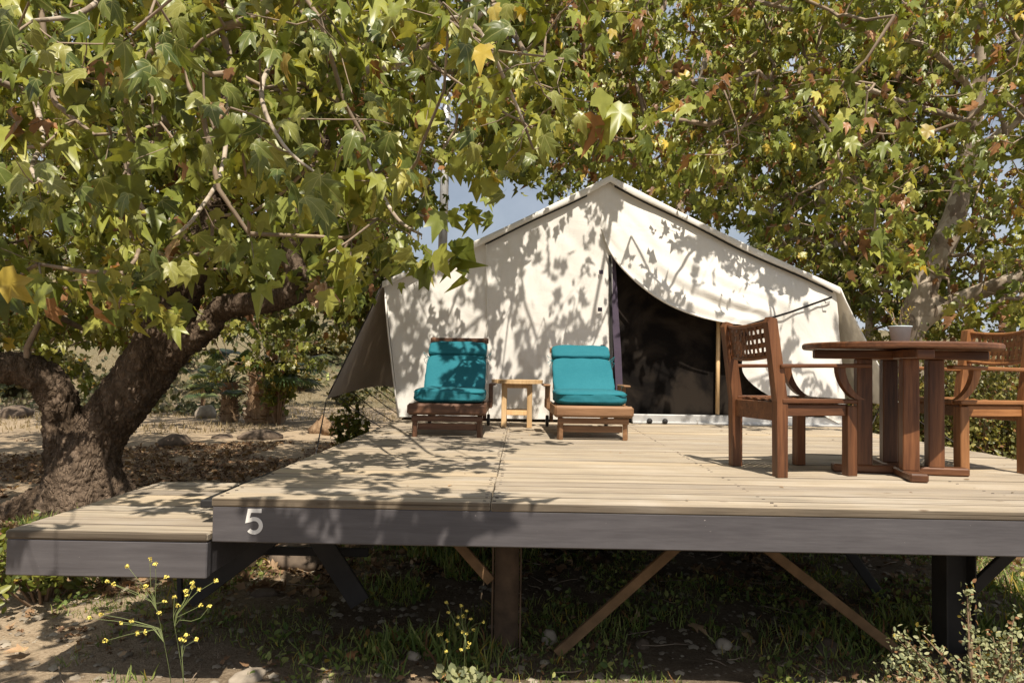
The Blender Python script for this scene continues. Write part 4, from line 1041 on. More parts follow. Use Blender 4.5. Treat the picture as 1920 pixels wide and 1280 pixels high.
def keepA(p, u, v):
    if v > np.interp(u, [a for a, _ in lowerA], [b for _, b in lowerA]) - 330.0 / p.y: return False
    if gap(u, v) and random.random() < .9: return False
    if p.x > -.6 and p.y < 5.2 and random.random() < .45: return False
    # leave the deck's sunny side open: the shade of a leaf must not land right of the first board joint
    sh = (p.z - DECKZ); dx = p.x - .13 * sh; dy = p.y + .56 * sh
    if 6.1 < dy < 7.2 and -1.0 < dx < -.2: return True
    if 6.0 < dy < 7.1 and .2 < dx < .95: return mnoise.noise(Vector((dx * 3, dy * 3, 5))) > -.1
    zw = p.z - (TY - p.y) / .62; xw_ = p.x - .13 * (TY - p.y) / .62
    if dy > 7.75 and p.y < TY and DECKZ < zw < 3.5 and -1.5 < xw_ < 1.0 and mnoise.noise(Vector((xw_ * 1.9, zw * 1.3, 2.2))) < -.02: return False
    if dy < 7.8 and dx > .12 + .25 * mnoise.noise(Vector((dy * 2, 1, 0))): return random.random() < (.5 if 6.0 < dy < 7.7 and dx < 1.1 else .04)
    if dy < 7.8 and dx > -1.3 and mnoise.noise(Vector((dx * 1.6, dy * 1.6, 3.3))) < -.05: return False
    return True
BA = in_volume(1450, -420, 1090, -520, lowerA, 3.0, 8.2, 1.0, keepA)
BA3 = []
while len(BA3) < 26:
    p = Vector((random.uniform(-.85, .12) if random.random() < .7 else random.uniform(-2.0, -1.45), random.uniform(1.4, 2.4), random.uniform(2.7, 4.2)))
    if (p.z - CAMZ) / p.y > .68 and mnoise.noise(p * 1.5) > -.15: BA3.append(tuple(p))
BA3 = np.array(BA3); make_foliage('foliage', big, BO, BA3, 10, .15, .22, .03, .02)
make_foliage('foliage', big, BO, BA, 13, .118, .22, .05, .02, bright=1.2)
BA2 = in_volume(900, -420, 1000, -200, [(-400, 660), (100, 680), (200, 640), (300, 560), (500, 520), (700, 470), (800, 400), (900, 300), (1000, 280)], 7.6, 10.5, 1.0, lambda p, u, v: not (gap(u, v) and random.random() < .92))
make_foliage('foliage', big, BO, BA2, 15, .118, .28, .08, .02, bright=1.0)
branches(big, BO, roots, np.concatenate([BA, BA2]), .035)

# large near leaves, each on its own
def near_leaf(seed):
    r = random.Random(seed); pts = []
    lob = [(0.0, 0.0), (.10, -.04), (.22, -.05), (.38, .05), (.36, .16), (.33, .24), (.31, .31), (.37, .44), (.43, .58), (.50, .80), (.38, .74), (.30, .68), (.24, .66), (.19, .82), (.11, .98), (0, 1.18)]
    full = lob + [(-x, y) for x, y in reversed(lob[1:-1])]
    full = [(x * r.uniform(.93, 1.07) , y * r.uniform(.96, 1.04)) for x, y in full]
    cen = (0, .34); V = [(*cen, 0)]; n = len(full)
    for f in (.5, 1.0):
        for x, y in full: V.append((cen[0] + (x - cen[0]) * f, cen[1] + (y - cen[1]) * f, 0))
    cx, cy_, tw = r.uniform(.3, 1.1), r.uniform(.2, .9), r.uniform(-.7, .7)
    V = [(x, y, -cx * x * x * 1.2 - cy_ * max(0, y - .1) ** 2 * .8 + tw * x * y * .7 + .05 * math.sin(7 * y + seed) * abs(x) * 2 + .32 * abs(x)) for x, y, _ in V]
    F = [(0, 1 + i, 1 + (i + 1) % n) for i in range(n)] + []
    for i in range(n):
        j = (i + 1) % n; F.append((1 + i, 1 + n + i, 1 + n + j)); F.append((1 + i, 1 + n + j, 1 + j))
    # petiole
    o = len(V); V += [(-.006, 0, 0), (.006, 0, 0), (-.006, -.35, -.06), (.006, -.35, -.06)]; F += [(o, o + 2, o + 1), (o + 1, o + 2, o + 3)]
    V = np.array(V); return np_mesh('leaf', V, np.array(F), M['nleaf'], True, None, V[:, :2].copy())
NL = [near_leaf(s) for s in range(10)]
near_c = [(30, 90, 2.7), (110, 110, 2.8), (190, 60, 2.7), (250, 110, 2.9), (330, 90, 2.8), (290, 30, 2.7), (420, 40, 3.0), (500, 60, 3.1), (380, 150, 3.0), (60, 20, 2.6), (150, 170, 3.2),
          (430, 230, 2.9), (480, 280, 2.8), (540, 250, 3.0), (400, 270, 3.0), (560, 330, 3.0), (610, 350, 2.9), (520, 350, 3.1), (470, 190, 3.3), (250, 90, 2.5),
          (710, 40, 3.3), (770, 120, 3.3), (880, 70, 3.1), (900, 110, 3.0), (960, 60, 3.2), (830, 30, 3.2), (740, 260, 3.3), (700, 250, 3.2), (980, 270, 3.4), (950, 330, 3.4), (900, 260, 3.6), (1010, 300, 3.6), (660, 200, 3.5),
          (320, 470, 2.9), (360, 440, 3.0), (430, 470, 3.4), (790, 470, 3.6), (700, 470, 3.8), (740, 440, 3.9), (30, 330, 3.0), (60, 370, 3.1), (120, 350, 3.3), (170, 300, 3.6),
          (80, 420, 3.6), (250, 400, 4.0), (640, 130, 3.6), (590, 60, 3.4), (1050, 200, 4.2), (1060, 120, 4.4)]
cnt = 0; nb_pts = []
for (u, v, d) in near_c:
    c = W(u, v, d); nb_pts.append(tuple(c + Vector((0, 0, .06)))); 
    for k in range(random.choice((4, 5, 5, 6))):
        if cnt >= 296: break
        p = c + Vector((random.gauss(0, .085), random.gauss(0, .10), random.gauss(0, .06)))
        D = Vector((random.gauss(0, .7), random.gauss(-.2, .45), random.uniform(-1.2, -.25))).normalized()
        Nn = Vector((SUN.x, SUN.y * 1.0, .6)) + Vector((random.gauss(0, .5), random.gauss(0, .4), random.gauss(0, .4)))
        Nn = (Nn - D * Nn.dot(D)).normalized(); X = D.cross(Nn)
        s = random.uniform(.065, .118)
        mm = Matrix(((X.x, D.x, Nn.x), (X.y, D.y, Nn.y), (X.z, D.z, Nn.z)))
        o = bpy.data.objects.new('leaf', random.choice(NL)); COL.objects.link(o); o.parent = big
        o.location = p - bt_loc; o.rotation_euler = mm.to_euler(); o.scale = (s, s, s); cnt += 1
# thin boughs that carry the near leaves come in from above
rt = []
for L in ([wl_(200, -160, 4.1, .02), wl_(230, -60, 3.5, .012), wl_(160, 20, 3.0, .009), wl_(60, 40, 2.8, .006)], [wl_(500, 20, 5.6, .02), wl_(520, 80, 4.4, .012), wl_(490, 170, 3.3, .009), wl_(530, 270, 3.0, .006), wl_(600, 330, 3.0, .004)],
          [wl_(740, 120, 5.9, .02), wl_(800, 60, 4.6, .014), wl_(880, 40, 3.4, .009), wl_(960, 180, 3.5, .007), wl_(1000, 280, 3.6, .004)], [wl_(60, 170, 5.8, .02), wl_(80, 250, 4.4, .012), wl_(60, 320, 3.3, .008), wl_(100, 350, 3.3, .004)],
          [wl_(430, 130, 5.0, .015), wl_(420, 300, 3.9, .010), wl_(370, 400, 3.2, .007), (*W(330, 440, 3.0), .004)], [wl_(640, 260, 6.0, .015), wl_(700, 340, 4.8, .011), wl_(745, 410, 4.0, .008), wl_(790, 440, 3.7, .005)]):
    p, r = smooth_path(L, 5); rt += [tuple(q) for q in p]
    MB().tube(p, [x * 1.25 for x in r], 7).build('bough', M['pbark'], big, BO)
V, F = grow(rt, nb_pts + [tuple(q) for q in BA3], maxr=.005, tw=.0012); tag(link('twigs', np_mesh('twigs', V - np.array(BO), F, M['twig'], True), big), kind='stuff')

# --- other sycamores
def tree(loc_uvy, limbs, vols, label, maxr=.06, mat='pbark', vox=.04, amp=.012, extra=None):
    root = Vector(loc_uvy); t = empty('sycamore_tree', root, 0, label, 'tree'); off = tuple(root); rts = []
    link('trunk', trunk_mesh('trunk', limbs, M[mat], vox, amp, off, 5.0, .02), t)
    for L in limbs:
        p, r = smooth_path(L, 6); rts += [tuple(q) for q in p if q.z > 1.8]
    Bs = []
    for (B, nl, size, spread, br, ye, bri) in vols:
        make_foliage('foliage', t, off, B, nl, size, spread, br, ye, bright=bri); Bs.append(B)
    branches(t, off, rts, np.concatenate(Bs), maxr, tw=.004); return t

# right tree beyond the table
g0 = W(1690, 760, 9.6); g0.z = 0
TRK = [[(1695, 700), (1712, 600), (1750, 500), (1788, 410), (1805, 330), (1830, 200), (1840, 40)], [(1708, 620), (1750, 585), (1810, 557), (1870, 535), (1930, 510)], [(1277, 420), (1270, 310), (1285, 250), (1310, 180)], [(1285, 250), (1262, 200), (1240, 110)], [(1582, 620), (1575, 540), (1562, 470), (1545, 400)]]
def off_trunk(u, v, m=34):
    for L in TRK:
        for (a, b), (c, d) in zip(L[:-1], L[1:]):
            t = max(0, min(1, ((u - a) * (c - a) + (v - b) * (d - b)) / ((c - a) ** 2 + (d - b) ** 2)))
            if math.hypot(u - a - t * (c - a), v - b - t * (d - b)) < m and random.random() < .82: return False
    return True
def rt_keep(p, u, v):
    if p.y < 9.7 and not off_trunk(u, v + 200 / p.y, 300 / p.y): return False
    zw = p.z - (TY - p.y) / .62; xw_ = p.x - .13 * (TY - p.y) / .62
    if p.y < TY and DECKZ < zw < 3.7 and .7 < xw_ < 3.6 and mnoise.noise(Vector((xw_ * 1.7, zw * 1.4, 9.1))) < (.0 if xw_ + .7 * zw < 4.6 else -.22): return False
    sh = p.z - DECKZ; dx = p.x - .13 * sh; dy = p.y + .62 * sh
    if dy < 7.55 or gap(u, v): return False
    return True
lowR = [(960, 250), (1050, 300), (1130, 300), (1250, 340), (1350, 400), (1450, 440), (1560, 500), (1640, 560), (1750, 560), (1900, 600), (2200, 620)]
VR1 = in_volume(760, 960, 2200, -330, lowR, 5.9, 9.0, 1.0, rt_keep)
VR2 = in_volume(600, 1000, 2200, -150, lowR, 8.8, 12.0, 1.0, lambda p, u, v: not gap(u, v))
tree(g0, [[(g0.x, 9.6, -.3, .30), wl_(1695, 700, 9.6, .21), wl_(1712, 600, 9.5, .175), wl_(1750, 500, 9.5, .155), wl_(1788, 410, 9.5, .14), wl_(1805, 330, 9.5, .12), wl_(1830, 200, 9.4, .10), wl_(1840, 40, 9.3, .08), wl_(1800, -150, 9.0, .06)],
          [wl_(1708, 620, 9.5, .14), wl_(1750, 585, 9.4, .12), wl_(1810, 557, 9.2, .105), wl_(1870, 535, 9.0, .09), wl_(1930, 510, 8.8, .08), wl_(2050, 440, 8.6, .06)],
          [wl_(1800, 340, 9.5, .09), wl_(1850, 275, 9.3, .085), wl_(1910, 220, 9.0, .07), wl_(2000, 120, 8.7, .05)],
          [wl_(1832, 180, 9.4, .06), wl_(1740, 90, 8.8, .05), wl_(1620, 60, 8.0, .04), wl_(1480, 20, 7.4, .03), wl_(1330, -20, 7.0, .02)],
          [wl_(1830, 230, 9.4, .05), wl_(1720, 200, 8.8, .04), wl_(1580, 150, 8.2, .03), wl_(1440, 110, 7.8, .02)]],
     [(VR1, 13, .108, .24, .11, .03, 1.25), (VR2, 14, .112, .28, .13, .03, 1.1)], 'pale barked sycamore with a low side limb, behind the round table at the right', .03)
# tree behind the tent, pale forked trunk
g1 = W(1275, 690, 14.5); g1.z = 0
VC = in_volume(760, 850, 1750, -120, [(850, 330), (950, 400), (1050, 360), (1200, 360), (1400, 420), (1600, 520), (1750, 520)], 12.0, 17.0, 1.0, lambda p, u, v: not gap(u, v))
tree(g1, [[(g1.x, 14.5, -.3, .28), wl_(1277, 520, 14.5, .17), wl_(1272, 390, 14.5, .13), wl_(1270, 310, 14.5, .12), wl_(1285, 250, 14.4, .11), wl_(1310, 180, 14.2, .08), wl_(1330, 60, 14, .06)], [wl_(1280, 262, 14.4, .07), wl_(1262, 200, 14.2, .06), wl_(1240, 110, 14, .045)],
          [wl_(1272, 330, 14.5, .07), wl_(1200, 240, 14, .05), wl_(1080, 190, 13.5, .035)]],
     [(VC, 15, .15, .38, .09, .03, 1.1)], 'sycamore with a slim pale forked trunk rising behind the tent ridge', .03, vox=.05)
# two thinner trees right of the tent
g2 = W(1580, 700, 11.5); g2.z = 0
VD = in_volume(480, 1380, 2000, -60, [(1380, 420), (1500, 520), (1600, 640), (1800, 660), (2000, 680)], 10.6, 14.0)
tree(g2, [[(g2.x + .1, 11.5, -.3, .19), wl_(1582, 620, 11.5, .13), wl_(1575, 540, 11.5, .115), wl_(1562, 470, 11.5, .10), wl_(1545, 400, 11.4, .08), wl_(1530, 260, 11.3, .06)], [wl_(1560, 470, 11.5, .06), wl_(1500, 445, 11.2, .045), wl_(1450, 470, 11, .03)]],
     [(VD, 14, .125, .32, .10, .04, 1.0)], 'slender mottled trunk tree just right of the tent eave', .025)
g3 = W(1632, 700, 10.8); g3.z = 0
VE = in_volume(180, 1560, 1760, 60, [(1560, 560), (1760, 600)], 10.2, 11.6)
tree(g3, [[(g3.x, 10.8, -.3, .08), wl_(1630, 640, 10.8, .055), wl_(1628, 540, 10.8, .05), wl_(1620, 440, 10.8, .045), wl_(1635, 330, 10.7, .035), wl_(1640, 200, 10.6, .03)]],
     [(VE, 12, .13, .3, .14, .06, .8)], 'thin young tree with straight stem between the tent and the round table', .015, vox=.025, amp=.004)
# trees far behind on the left
g4 = W(560, 700, 17); g4.z = 0
VF = in_volume(760, -300, 760, 0, [(-300, 480), (0, 470), (150, 470), (300, 480), (450, 500), (600, 470), (760, 440)], 14.0, 20.0, 1.0, lambda p, u, v: not gap(u, v))
VF2 = in_volume(95, 350, 600, 480, [(350, 660), (430, 700), (600, 680)], 15.0, 17.4)
VF3 = in_volume(55, 610, 735, 440, [(610, 620), (735, 600)], 9.6, 12.5)
VF4 = in_volume(80, -60, 280, 520, [(-60, 640), (280, 620)], 11.0, 14.0)
g4.x = W(235, 760, 17).x
tree(g4, [[(g4.x, 17, -.3, .2), wl_(255, 640, 17, .14), wl_(350, 400, 17, .10), wl_(430, 200, 16.5, .07)]],
     [(VF, 15, .17, .45, .10, .03, .75), (np.concatenate([VF2, VF3, VF4]), 14, .14, .34, .08, .03, .8)], 'distant leafy tree behind the big forked tree on the left', .03, 'bark', vox=.05)

# ------------------------------------------------------------------ metal pole behind the tent
pb = W(829, 500, 13.2); pl = empty('metal_pole', (pb.x, 13.2, 0), 0, 'tall grey metal pole rising behind the left side of the tent', 'pole')
mb = MB(); mb.tube([(0, 0, -.2), (0, 0, 3.2)], .085, 16); mb.build('shaft', M['pole'], pl)
mb = MB(); mb.tube([(0, 0, 3.2), (.03, 0, 6.6)], [.082, .07], 16); mb.build('shaft', M['pole'], pl)
mb = MB(); mb.lathe([(.09, 3.15), (.095, 3.16), (.095, 3.24), (.09, 3.25)], 16); mb.build('collar', M['pole'], pl)

# ------------------------------------------------------------------ shrubs, hillside scrub, palms
def shrub(name, c, rx, ry, rz_, nst, nl, size, g, label, cat='shrub', mat='sage', brown=.05, group=None, TV=OV, TF=OF):
    t = empty(name, c, 0, label, cat, group); mb = MB(); tips = []
    for k in range(nst):
        a = random.uniform(0, 6.28); q = random.random() ** .5; tip = Vector((math.cos(a) * q * rx, math.sin(a) * q * ry, rz_ * (.45 + .55 * random.random()) * (1.15 - q * .5)))
        m_ = tip * .5 + Vector((random.gauss(0, .05 * rx), random.gauss(0, .05 * ry), .1 * rz_)); b0 = Vector((tip.x * .12, tip.y * .12, -.02))
        mb.tube([b0, m_, tip], [.006 + .008 * rz_, .004 + .004 * rz_, .002], 4, False)
        for s in (.45, .6, .75, .88, 1.0): tips.append(tuple(b0.lerp(m_, s * 2) if s < .5 else m_.lerp(tip, s * 2 - 1)))
    mb.build('stems', M['woody'], t)
    T = np.array(tips); n = nl; i = rng.integers(0, len(T), n)
    P = T[i] + rng.normal(0, .045 if mat == 'sage' else .07, (n, 3)) * (rx, ry, rz_); D = rng.normal(0, 1, (n, 3)) + (0, 0, .5); Nn = rng.normal(0, .7, (n, 3)) + np.array(SUN)
    me = scatter('foliage', P, D, Nn, size * rng.uniform(.6, 1.3, n), leafcols(n, brown, .03, g=g), M[mat], TV, TF)
    tag(link('foliage', me, t), kind='stuff'); return t
GY = np.array([(0.09, 0.10, 0.03), (0.15, 0.155, 0.045), (0.24, 0.23, 0.07), (0.34, 0.31, 0.11)])
GS = np.array([(0.12, 0.14, 0.08), (0.20, 0.22, 0.11), (0.30, 0.31, 0.16), (0.38, 0.38, 0.22)])
for (u, y, rx, h, nl, lab) in ((1610, 10.2, .9, 2.1, 9000, 'yellow green bush right beside the tent wall'), (1740, 9.0, 1.1, 1.9, 10000, 'dense leafy bush behind the round table'), (1880, 8.4, 1.0, 1.8, 8000, 'tall bush at the right edge behind the sunlit armchair'), (1990, 11.0, 1.6, 3.0, 9000, 'large dark bush at the far right beyond the deck')):
    p = W(u, 700, y); shrub('bush', (p.x, y, 0), rx, rx * .7, h, 60, nl, .055, GY if u < 1900 else GREENS[:4], lab, 'bush', 'leaf', .10)
# vines and small branches creeping left of the tent
p = W(700, 800, 9.2); shrub('bush', (p.x - .25, 9.3, 0), .35, .35, 1.0, 16, 700, .07, GREENS[:4], 'small leafy bush beneath the tent fly at the left', 'bush', 'leaf', .05, TV=LV, TF=LF)

# palms by the track
def fan_palm(loc, th, tr, nf, fl, label, g, dead=.2):
    t = empty('fan_palm', loc, 0, label, 'palm tree'); mb = MB(); V = []
    prof = []
    k = 14
    for i in range(k + 1):
        z = th * i / k; r = tr * (1.15 - .25 * i / k); prof += [(r * (1.0 + .12 * (i % 2)), z)]
    mb.lathe(prof, 14); mb.build('trunk', M['log'], t)
    sc = MB()
    for i in range(70):
        a = random.uniform(0, 6.28); z = random.uniform(.05, th); d = Vector((math.cos(a), math.sin(a), .5)).normalized(); b = Vector((math.cos(a) * tr * .95, math.sin(a) * tr * .95, z)); sc.bar(b, b + d * tr * .5, tr * .35, .02)
    tag(sc.build('leaf_stubs', M['log'], t), kind='stuff')
    for f in range(nf):
        a = random.uniform(0, 6.28); el = random.uniform(-.3, 1.2); d = Vector((math.cos(a) * math.cos(el), math.sin(a) * math.cos(el), math.sin(el))); b = Vector((0, 0, th)); tip = b + d * fl
        m = MB(); m.tube([b, b.lerp(tip, .5) + Vector((0, 0, .05)), tip], [.012, .010, .007], 5)
        side = d.cross(Vector((0, 0, 1))).normalized(); upv = side.cross(d)
        for j in range(25):
            th2 = (j - 12) / 12 * 1.9; dd = (d * math.cos(th2) + side * math.sin(th2)).normalized(); L = fl * .62 * (1 - .18 * abs(th2)); pe = dd.cross(upv).normalized() * .032 * fl
            e = tip + dd * L + Vector((0, 0, -.22 * L - .05 * abs(th2) * L)); mid = tip + dd * L * .55
            m.add([tip - pe * .3, tip + pe * .3, mid + pe, e, mid - pe], [(0, 1, 2, 4), (4, 2, 3)])
        me_ = m.mesh('frond', M['frond'])
        link('frond', me_, t)
    return t
M['frond'] = leafmat('palm_frond', 0.45, .25, False, [(0.0, (0.030, 0.055, 0.02)), (0.6, (0.07, 0.11, 0.035)), (0.85, (0.22, 0.25, 0.08)), (1.0, (0.30, 0.24, 0.10))])
p = W(432, 700, 19); fan_palm((p.x, 19, gz(p.x, 19)), 1.0, .19, 15, .72, 'small fan palm with a rough trunk beside the dirt track', None)
p = W(500, 700, 18.5); fan_palm((p.x, 18.5, gz(p.x, 18.5)), 1.40, .40, 22, 1.15, 'stout fan palm with a thick trunk, overgrown by a leafy vine', None)
p = W(382, 700, 20.5); fan_palm((p.x, 20.5, gz(p.x, 20.5)), .8, .05, 8, .6, 'slim young palm with pale yellow green fronds left of the small palm', None)
p = W(515, 700, 17.9); shrub('vine', (p.x + .1, 17.9, 0.0), .55, .4, 2.2, 16, 700, .13, GREENS[:4], 'dark leafy vine climbing the stout palm', 'vine', 'leaf', .04, TV=LV, TF=LF)

p = Wz(613, 752, 0); stk = empty('flower_stalk', (p.x, p.y, 0), 0, 'straight pale yellow green stalk standing left of the tent fly', 'plant')
mb = MB(); mb.tube([(0, 0, -.02), (.01, 0, .5), (.02, .01, 1.15)], [.035, .05, .03], 7); M['stalk'] = simple('pale_green_stalk', (0.42, 0.46, 0.14), .6, var=.2); mb.build('stem', M['stalk'], stk)
for k in range(10):
    a = k * 2.4; z = .1 + k * .09; MB().ribbon([(0, 0, z), (math.cos(a) * .05, math.sin(a) * .05, z + .08), (math.cos(a) * .07, math.sin(a) * .07, z + .2)], .03, .004, (-math.sin(a), math.cos(a), 0)).build('leaf', M['stalk'], stk)
# scattered scrub on the hillside: nobody could count it
n = 46000; X = rng.uniform(-42, 16, n * 3); Y = 20.5 + 60 * rng.random(n * 3) ** 1.5
msk = np.array([mnoise.noise(Vector((x * .22, y * .22, 4.4))) + .45 * mnoise.noise(Vector((x * .8, y * .8, 1))) > (-.16 if y > 26 else .12) for x, y in zip(X, Y)]); X, Y = X[msk][:n], Y[msk][:n]; n = len(X)
hb = np.array([max(0, mnoise.noise(Vector((x * .8, y * .8, 9)))) for x, y in zip(X, Y)])
Z = np.array([gz(x, y) for x, y in zip(X, Y)]) + rng.random(n) * (.2 + 2.6 * hb)
GH = np.array([(0.045, 0.055, 0.022), (0.08, 0.088, 0.038), (0.13, 0.125, 0.06), (0.22, 0.18, 0.10)])
me = scatter('hillside_scrub', np.stack([X, Y, Z], 1), rng.normal(0, 1, (n, 3)) + (0, 0, .4), rng.normal(0, .6, (n, 3)) + np.array(SUN), rng.uniform(.10, .28, n) * (1 + (Y - 20) / 45), leafcols(n, .0, .0, g=GH), M['sage'], OV, OF)
tag(link('hillside_scrub', me), 'grey green scrub covering the dry hillside', 'scrub', kind='stuff')
sb0 = shrub('bush', (0, 0, 0), 1.0, .9, 1.15, 34, 1500, .17, GH * 1.15, 'grey green bush growing on the dry slope behind the trees', 'bush', 'sage', .02, group='bushes on the dry slope')
SLAB = ['scrubby bush on the slope above the brown hump of stone', 'bush on the dry slope seen just left of the fork of the big tree', 'bush on the dry slope seen through the fork of the big tree', 'bush on the slope just right of the big trunk', 'low bush behind the slim young palm',
        'bush on the dry slope behind the stout palm', 'larger bush higher up the slope between the stout palm and the tent fly', 'low bush on the slope beside the edge of the tent fly', 'big bush high on the slope above the small fan palm', 'big bush high on the slope at the far left edge', 'big bush high on the slope behind the big forked tree', 'highest bush on the slope, over the curved bough of the big tree']
for k, (u, y, sc3) in enumerate(((18, 24, 1.2), (105, 27, 1.3), (215, 25, 1.0), (300, 29, 1.5), (385, 26, .8), (560, 27, .9), (600, 33, 1.4), (655, 25, .8), (480, 36, 1.8), (60, 34, 1.9), (190, 38, 2.0), (340, 42, 2.1))):
    o = sb0 if k == 0 else copy_tree(sb0); x = W(u, 690, y).x; o.location = (x, y, gz(x, y) - .1); o.scale = (sc3, sc3, sc3 * .8); o.rotation_euler = (0, 0, k * 1.7); o['label'] = SLAB[k]
# dry grass on the flat beyond and on the hill foot
n = 26000; X = rng.uniform(-18, 8, n); Y = 15 + 16 * rng.random(n)
k = np.array([mnoise.noise(Vector((x * .5, y * .5, 1.4))) > -.1 for x, y in zip(X, Y)]); dpt = np.array([min(abs(x - a) + abs(y - b) for a, b in tp[::4]) for x, y in zip(X, Y)]); k &= dpt > 1.7
X, Y = X[k], Y[k]; n = len(X); Z = np.array([gz(x, y) for x, y in zip(X, Y)])
GD = np.array([(0.22, 0.17, 0.095), (0.30, 0.24, 0.15), (0.38, 0.31, 0.20)])
me = scatter('dry_grass', np.stack([X, Y, Z - .01], 1), rng.normal(0, .5, (n, 3)) + (0, 0, 1), rng.normal(0, 1, (n, 3)), rng.uniform(.05, .17, n), leafcols(n, .0, .0, g=GD), M['grass'], BV * (1.6, 1, 1), BF)
tag(link('dry_grass', me), 'dry straw coloured grass beyond the dirt track', 'grass', kind='stuff')

# ------------------------------------------------------------------ ground cover near the deck
def ground_pts(n, x0, x1, y0, y1, f=None):
    X = rng.uniform(x0, x1, n); Y = rng.uniform(y0, y1, n)
    if f is not None:
        k = np.array([f(x, y) for x, y in zip(X, Y)]); X, Y = X[k], Y[k]
    Z = np.array([gz(x, y) for x, y in zip(X, Y)]); return np.stack([X, Y, Z], 1)
# leaf litter
P = ground_pts(26000, -9, 1.5, 4.6, 13.5, lambda x, y: mnoise.noise(Vector((x * .9, y * .9, 0))) > -.25 and not (x > -1.2 and y < 7) and min(abs(x - a) + abs(y - b) for a, b in tp[::6]) > 1.5)
P2 = ground_pts(6500, -4.5, 4.5, 2.4, 7, lambda x, y: mnoise.noise(Vector((x * 1.4, y * 1.4, 5))) > .05)
P3 = ground_pts(3000, 2.5, 9, 5, 13)
P = np.concatenate([P, P2, P3]); n = len(P); P[:, 2] += .012 + .02 * rng.random(n)
DL_ = np.array([(0.09, 0.05, 0.028), (0.17, 0.095, 0.05), (0.27, 0.17, 0.095), (0.40, 0.28, 0.17)])
sz = rng.uniform(.03, .085, n); sz[P[:, 1] < 4.6] *= .55
me = scatter('leaf_litter', P, rng.normal(0, 1, (n, 3)) * (1, 1, .25), rng.normal(0, .4, (n, 3)) + (0, 0, 1), sz, leafcols(n, 0, 0, g=DL_), M['dry'], LV, LF, rng.uniform(-2, 2.5, n))
tag(link('leaf_litter', me), 'brown fallen leaves lying thick under the trees', 'leaf litter', kind='stuff')
# green weeds and grass under and in front of the deck
def wf(x, y):
    m = mnoise.noise(Vector((x * 1.7, y * 1.7, 2.2))) + .5 * mnoise.noise(Vector((x * 5, y * 5, 1)))
    if x < -1.9: return m > (.16 if y < 4.5 else .1)
    return m > -.12
P = ground_pts(80000, -4.5, 5, 2.3, 7.5, wf); n = len(P)
GW = np.array([(0.06, 0.10, 0.022), (0.115, 0.17, 0.038), (0.20, 0.245, 0.065), (0.29, 0.30, 0.10)])
hgt = np.array([.5 + max(0, mnoise.noise(Vector((a * 1.1, b * 1.1, 6)))) * 2 for a, b, _ in P])
me = scatter('grass', P, rng.normal(0, .45, (n, 3)) + (0, 0, 1), rng.normal(0, 1, (n, 3)), rng.uniform(.03, .12, n) * hgt, leafcols(n, .06, .05, g=GW), M['grass'], BV, BF)
tag(link('grass', me), 'thin green grass growing beneath and before the deck', 'grass', kind='stuff')
P = ground_pts(26000, -4.5, 5, 2.3, 7, lambda x, y: wf(x, y) and mnoise.noise(Vector((x * 2.3, y * 2.3, 8))) > .0); n = len(P); P[:, 2] += rng.random(n) * .06
me = scatter('weeds', P, rng.normal(0, 1, (n, 3)) + (0, 0, .5), rng.normal(0, .5, (n, 3)) + (0, 0, 1), rng.uniform(.018, .05, n), leafcols(n, .04, .04, g=GW), M['grass'], OV, OF)
tag(link('weeds', me), 'low broad leaved weeds growing beneath the deck', 'weeds', kind='stuff')
# short dead twigs lying about
tw_ = MB()
for k in range(170):
    x = random.uniform(-4.5, 4.5); y = random.uniform(2.5, 6.5); a = random.uniform(0, 6.28); L = random.uniform(.06, .28); pts = [(x + math.cos(a) * L * t + random.uniform(-.01, .01), y + math.sin(a) * L * t + random.uniform(-.01, .01), gz(x, y) + .02 + random.uniform(0, .015)) for t in (0, .35, .7, 1)]
    tw_.tube(pts, [.0035, .003, .0025, .0015], 4)
tag(tw_.build('fallen_twigs', M['twig']), 'thin dead twigs scattered on the ground round the deck', 'twigs', kind='stuff')
# bits of leaf blown onto the boards
nb_ = 46; P = np.stack([rng.uniform(DX0, DX1, nb_), rng.uniform(DY0 + .1, DY1 - .3, nb_), np.full(nb_, DECKZ + .004)], 1)
tag(link('leaf_bits', scatter('leaf_bits', P, rng.normal(0, 1, (nb_, 3)) * (1, 1, .1), np.tile((0, 0, 1.), (nb_, 1)), rng.uniform(.012, .035, nb_), leafcols(nb_, 0, 0, g=DL_), M['dry'], OV, OF)), 'small dry leaf bits lying on the deck boards', 'leaf bits', kind='stuff')
# gravel
P = ground_pts(7000, -4.5, 5, 2.3, 6.5); n = len(P)
IV = np.array([(1, 0, 0), (0, 1, 0), (-1, 0, 0), (0, -1, 0), (0, 0, .7), (.7, .7, .35), (-.7, .7, .3), (-.7, -.7, .35), (.7, -.7, .3)], float) * .5; IF = np.array([(0, 5, 4), (5, 1, 4), (1, 6, 4), (6, 2, 4), (2, 7, 4), (7, 3, 4), (3, 8, 4), (8, 0, 4)])
GR = np.array([(0.17, 0.14, 0.11), (0.28, 0.24, 0.19), (0.42, 0.37, 0.30)])
me = scatter('gravel', P, rng.normal(0, 1, (n, 3)) * (1, 1, .1), np.tile((0, 0, 1.), (n, 1)), .012 + .05 * rng.random(n) ** 3, leafcols(n, 0, 0, g=GR), M['dry'], IV, IF)
tag(link('gravel', me), 'small pebbles scattered over the bare earth', 'gravel', kind='stuff')

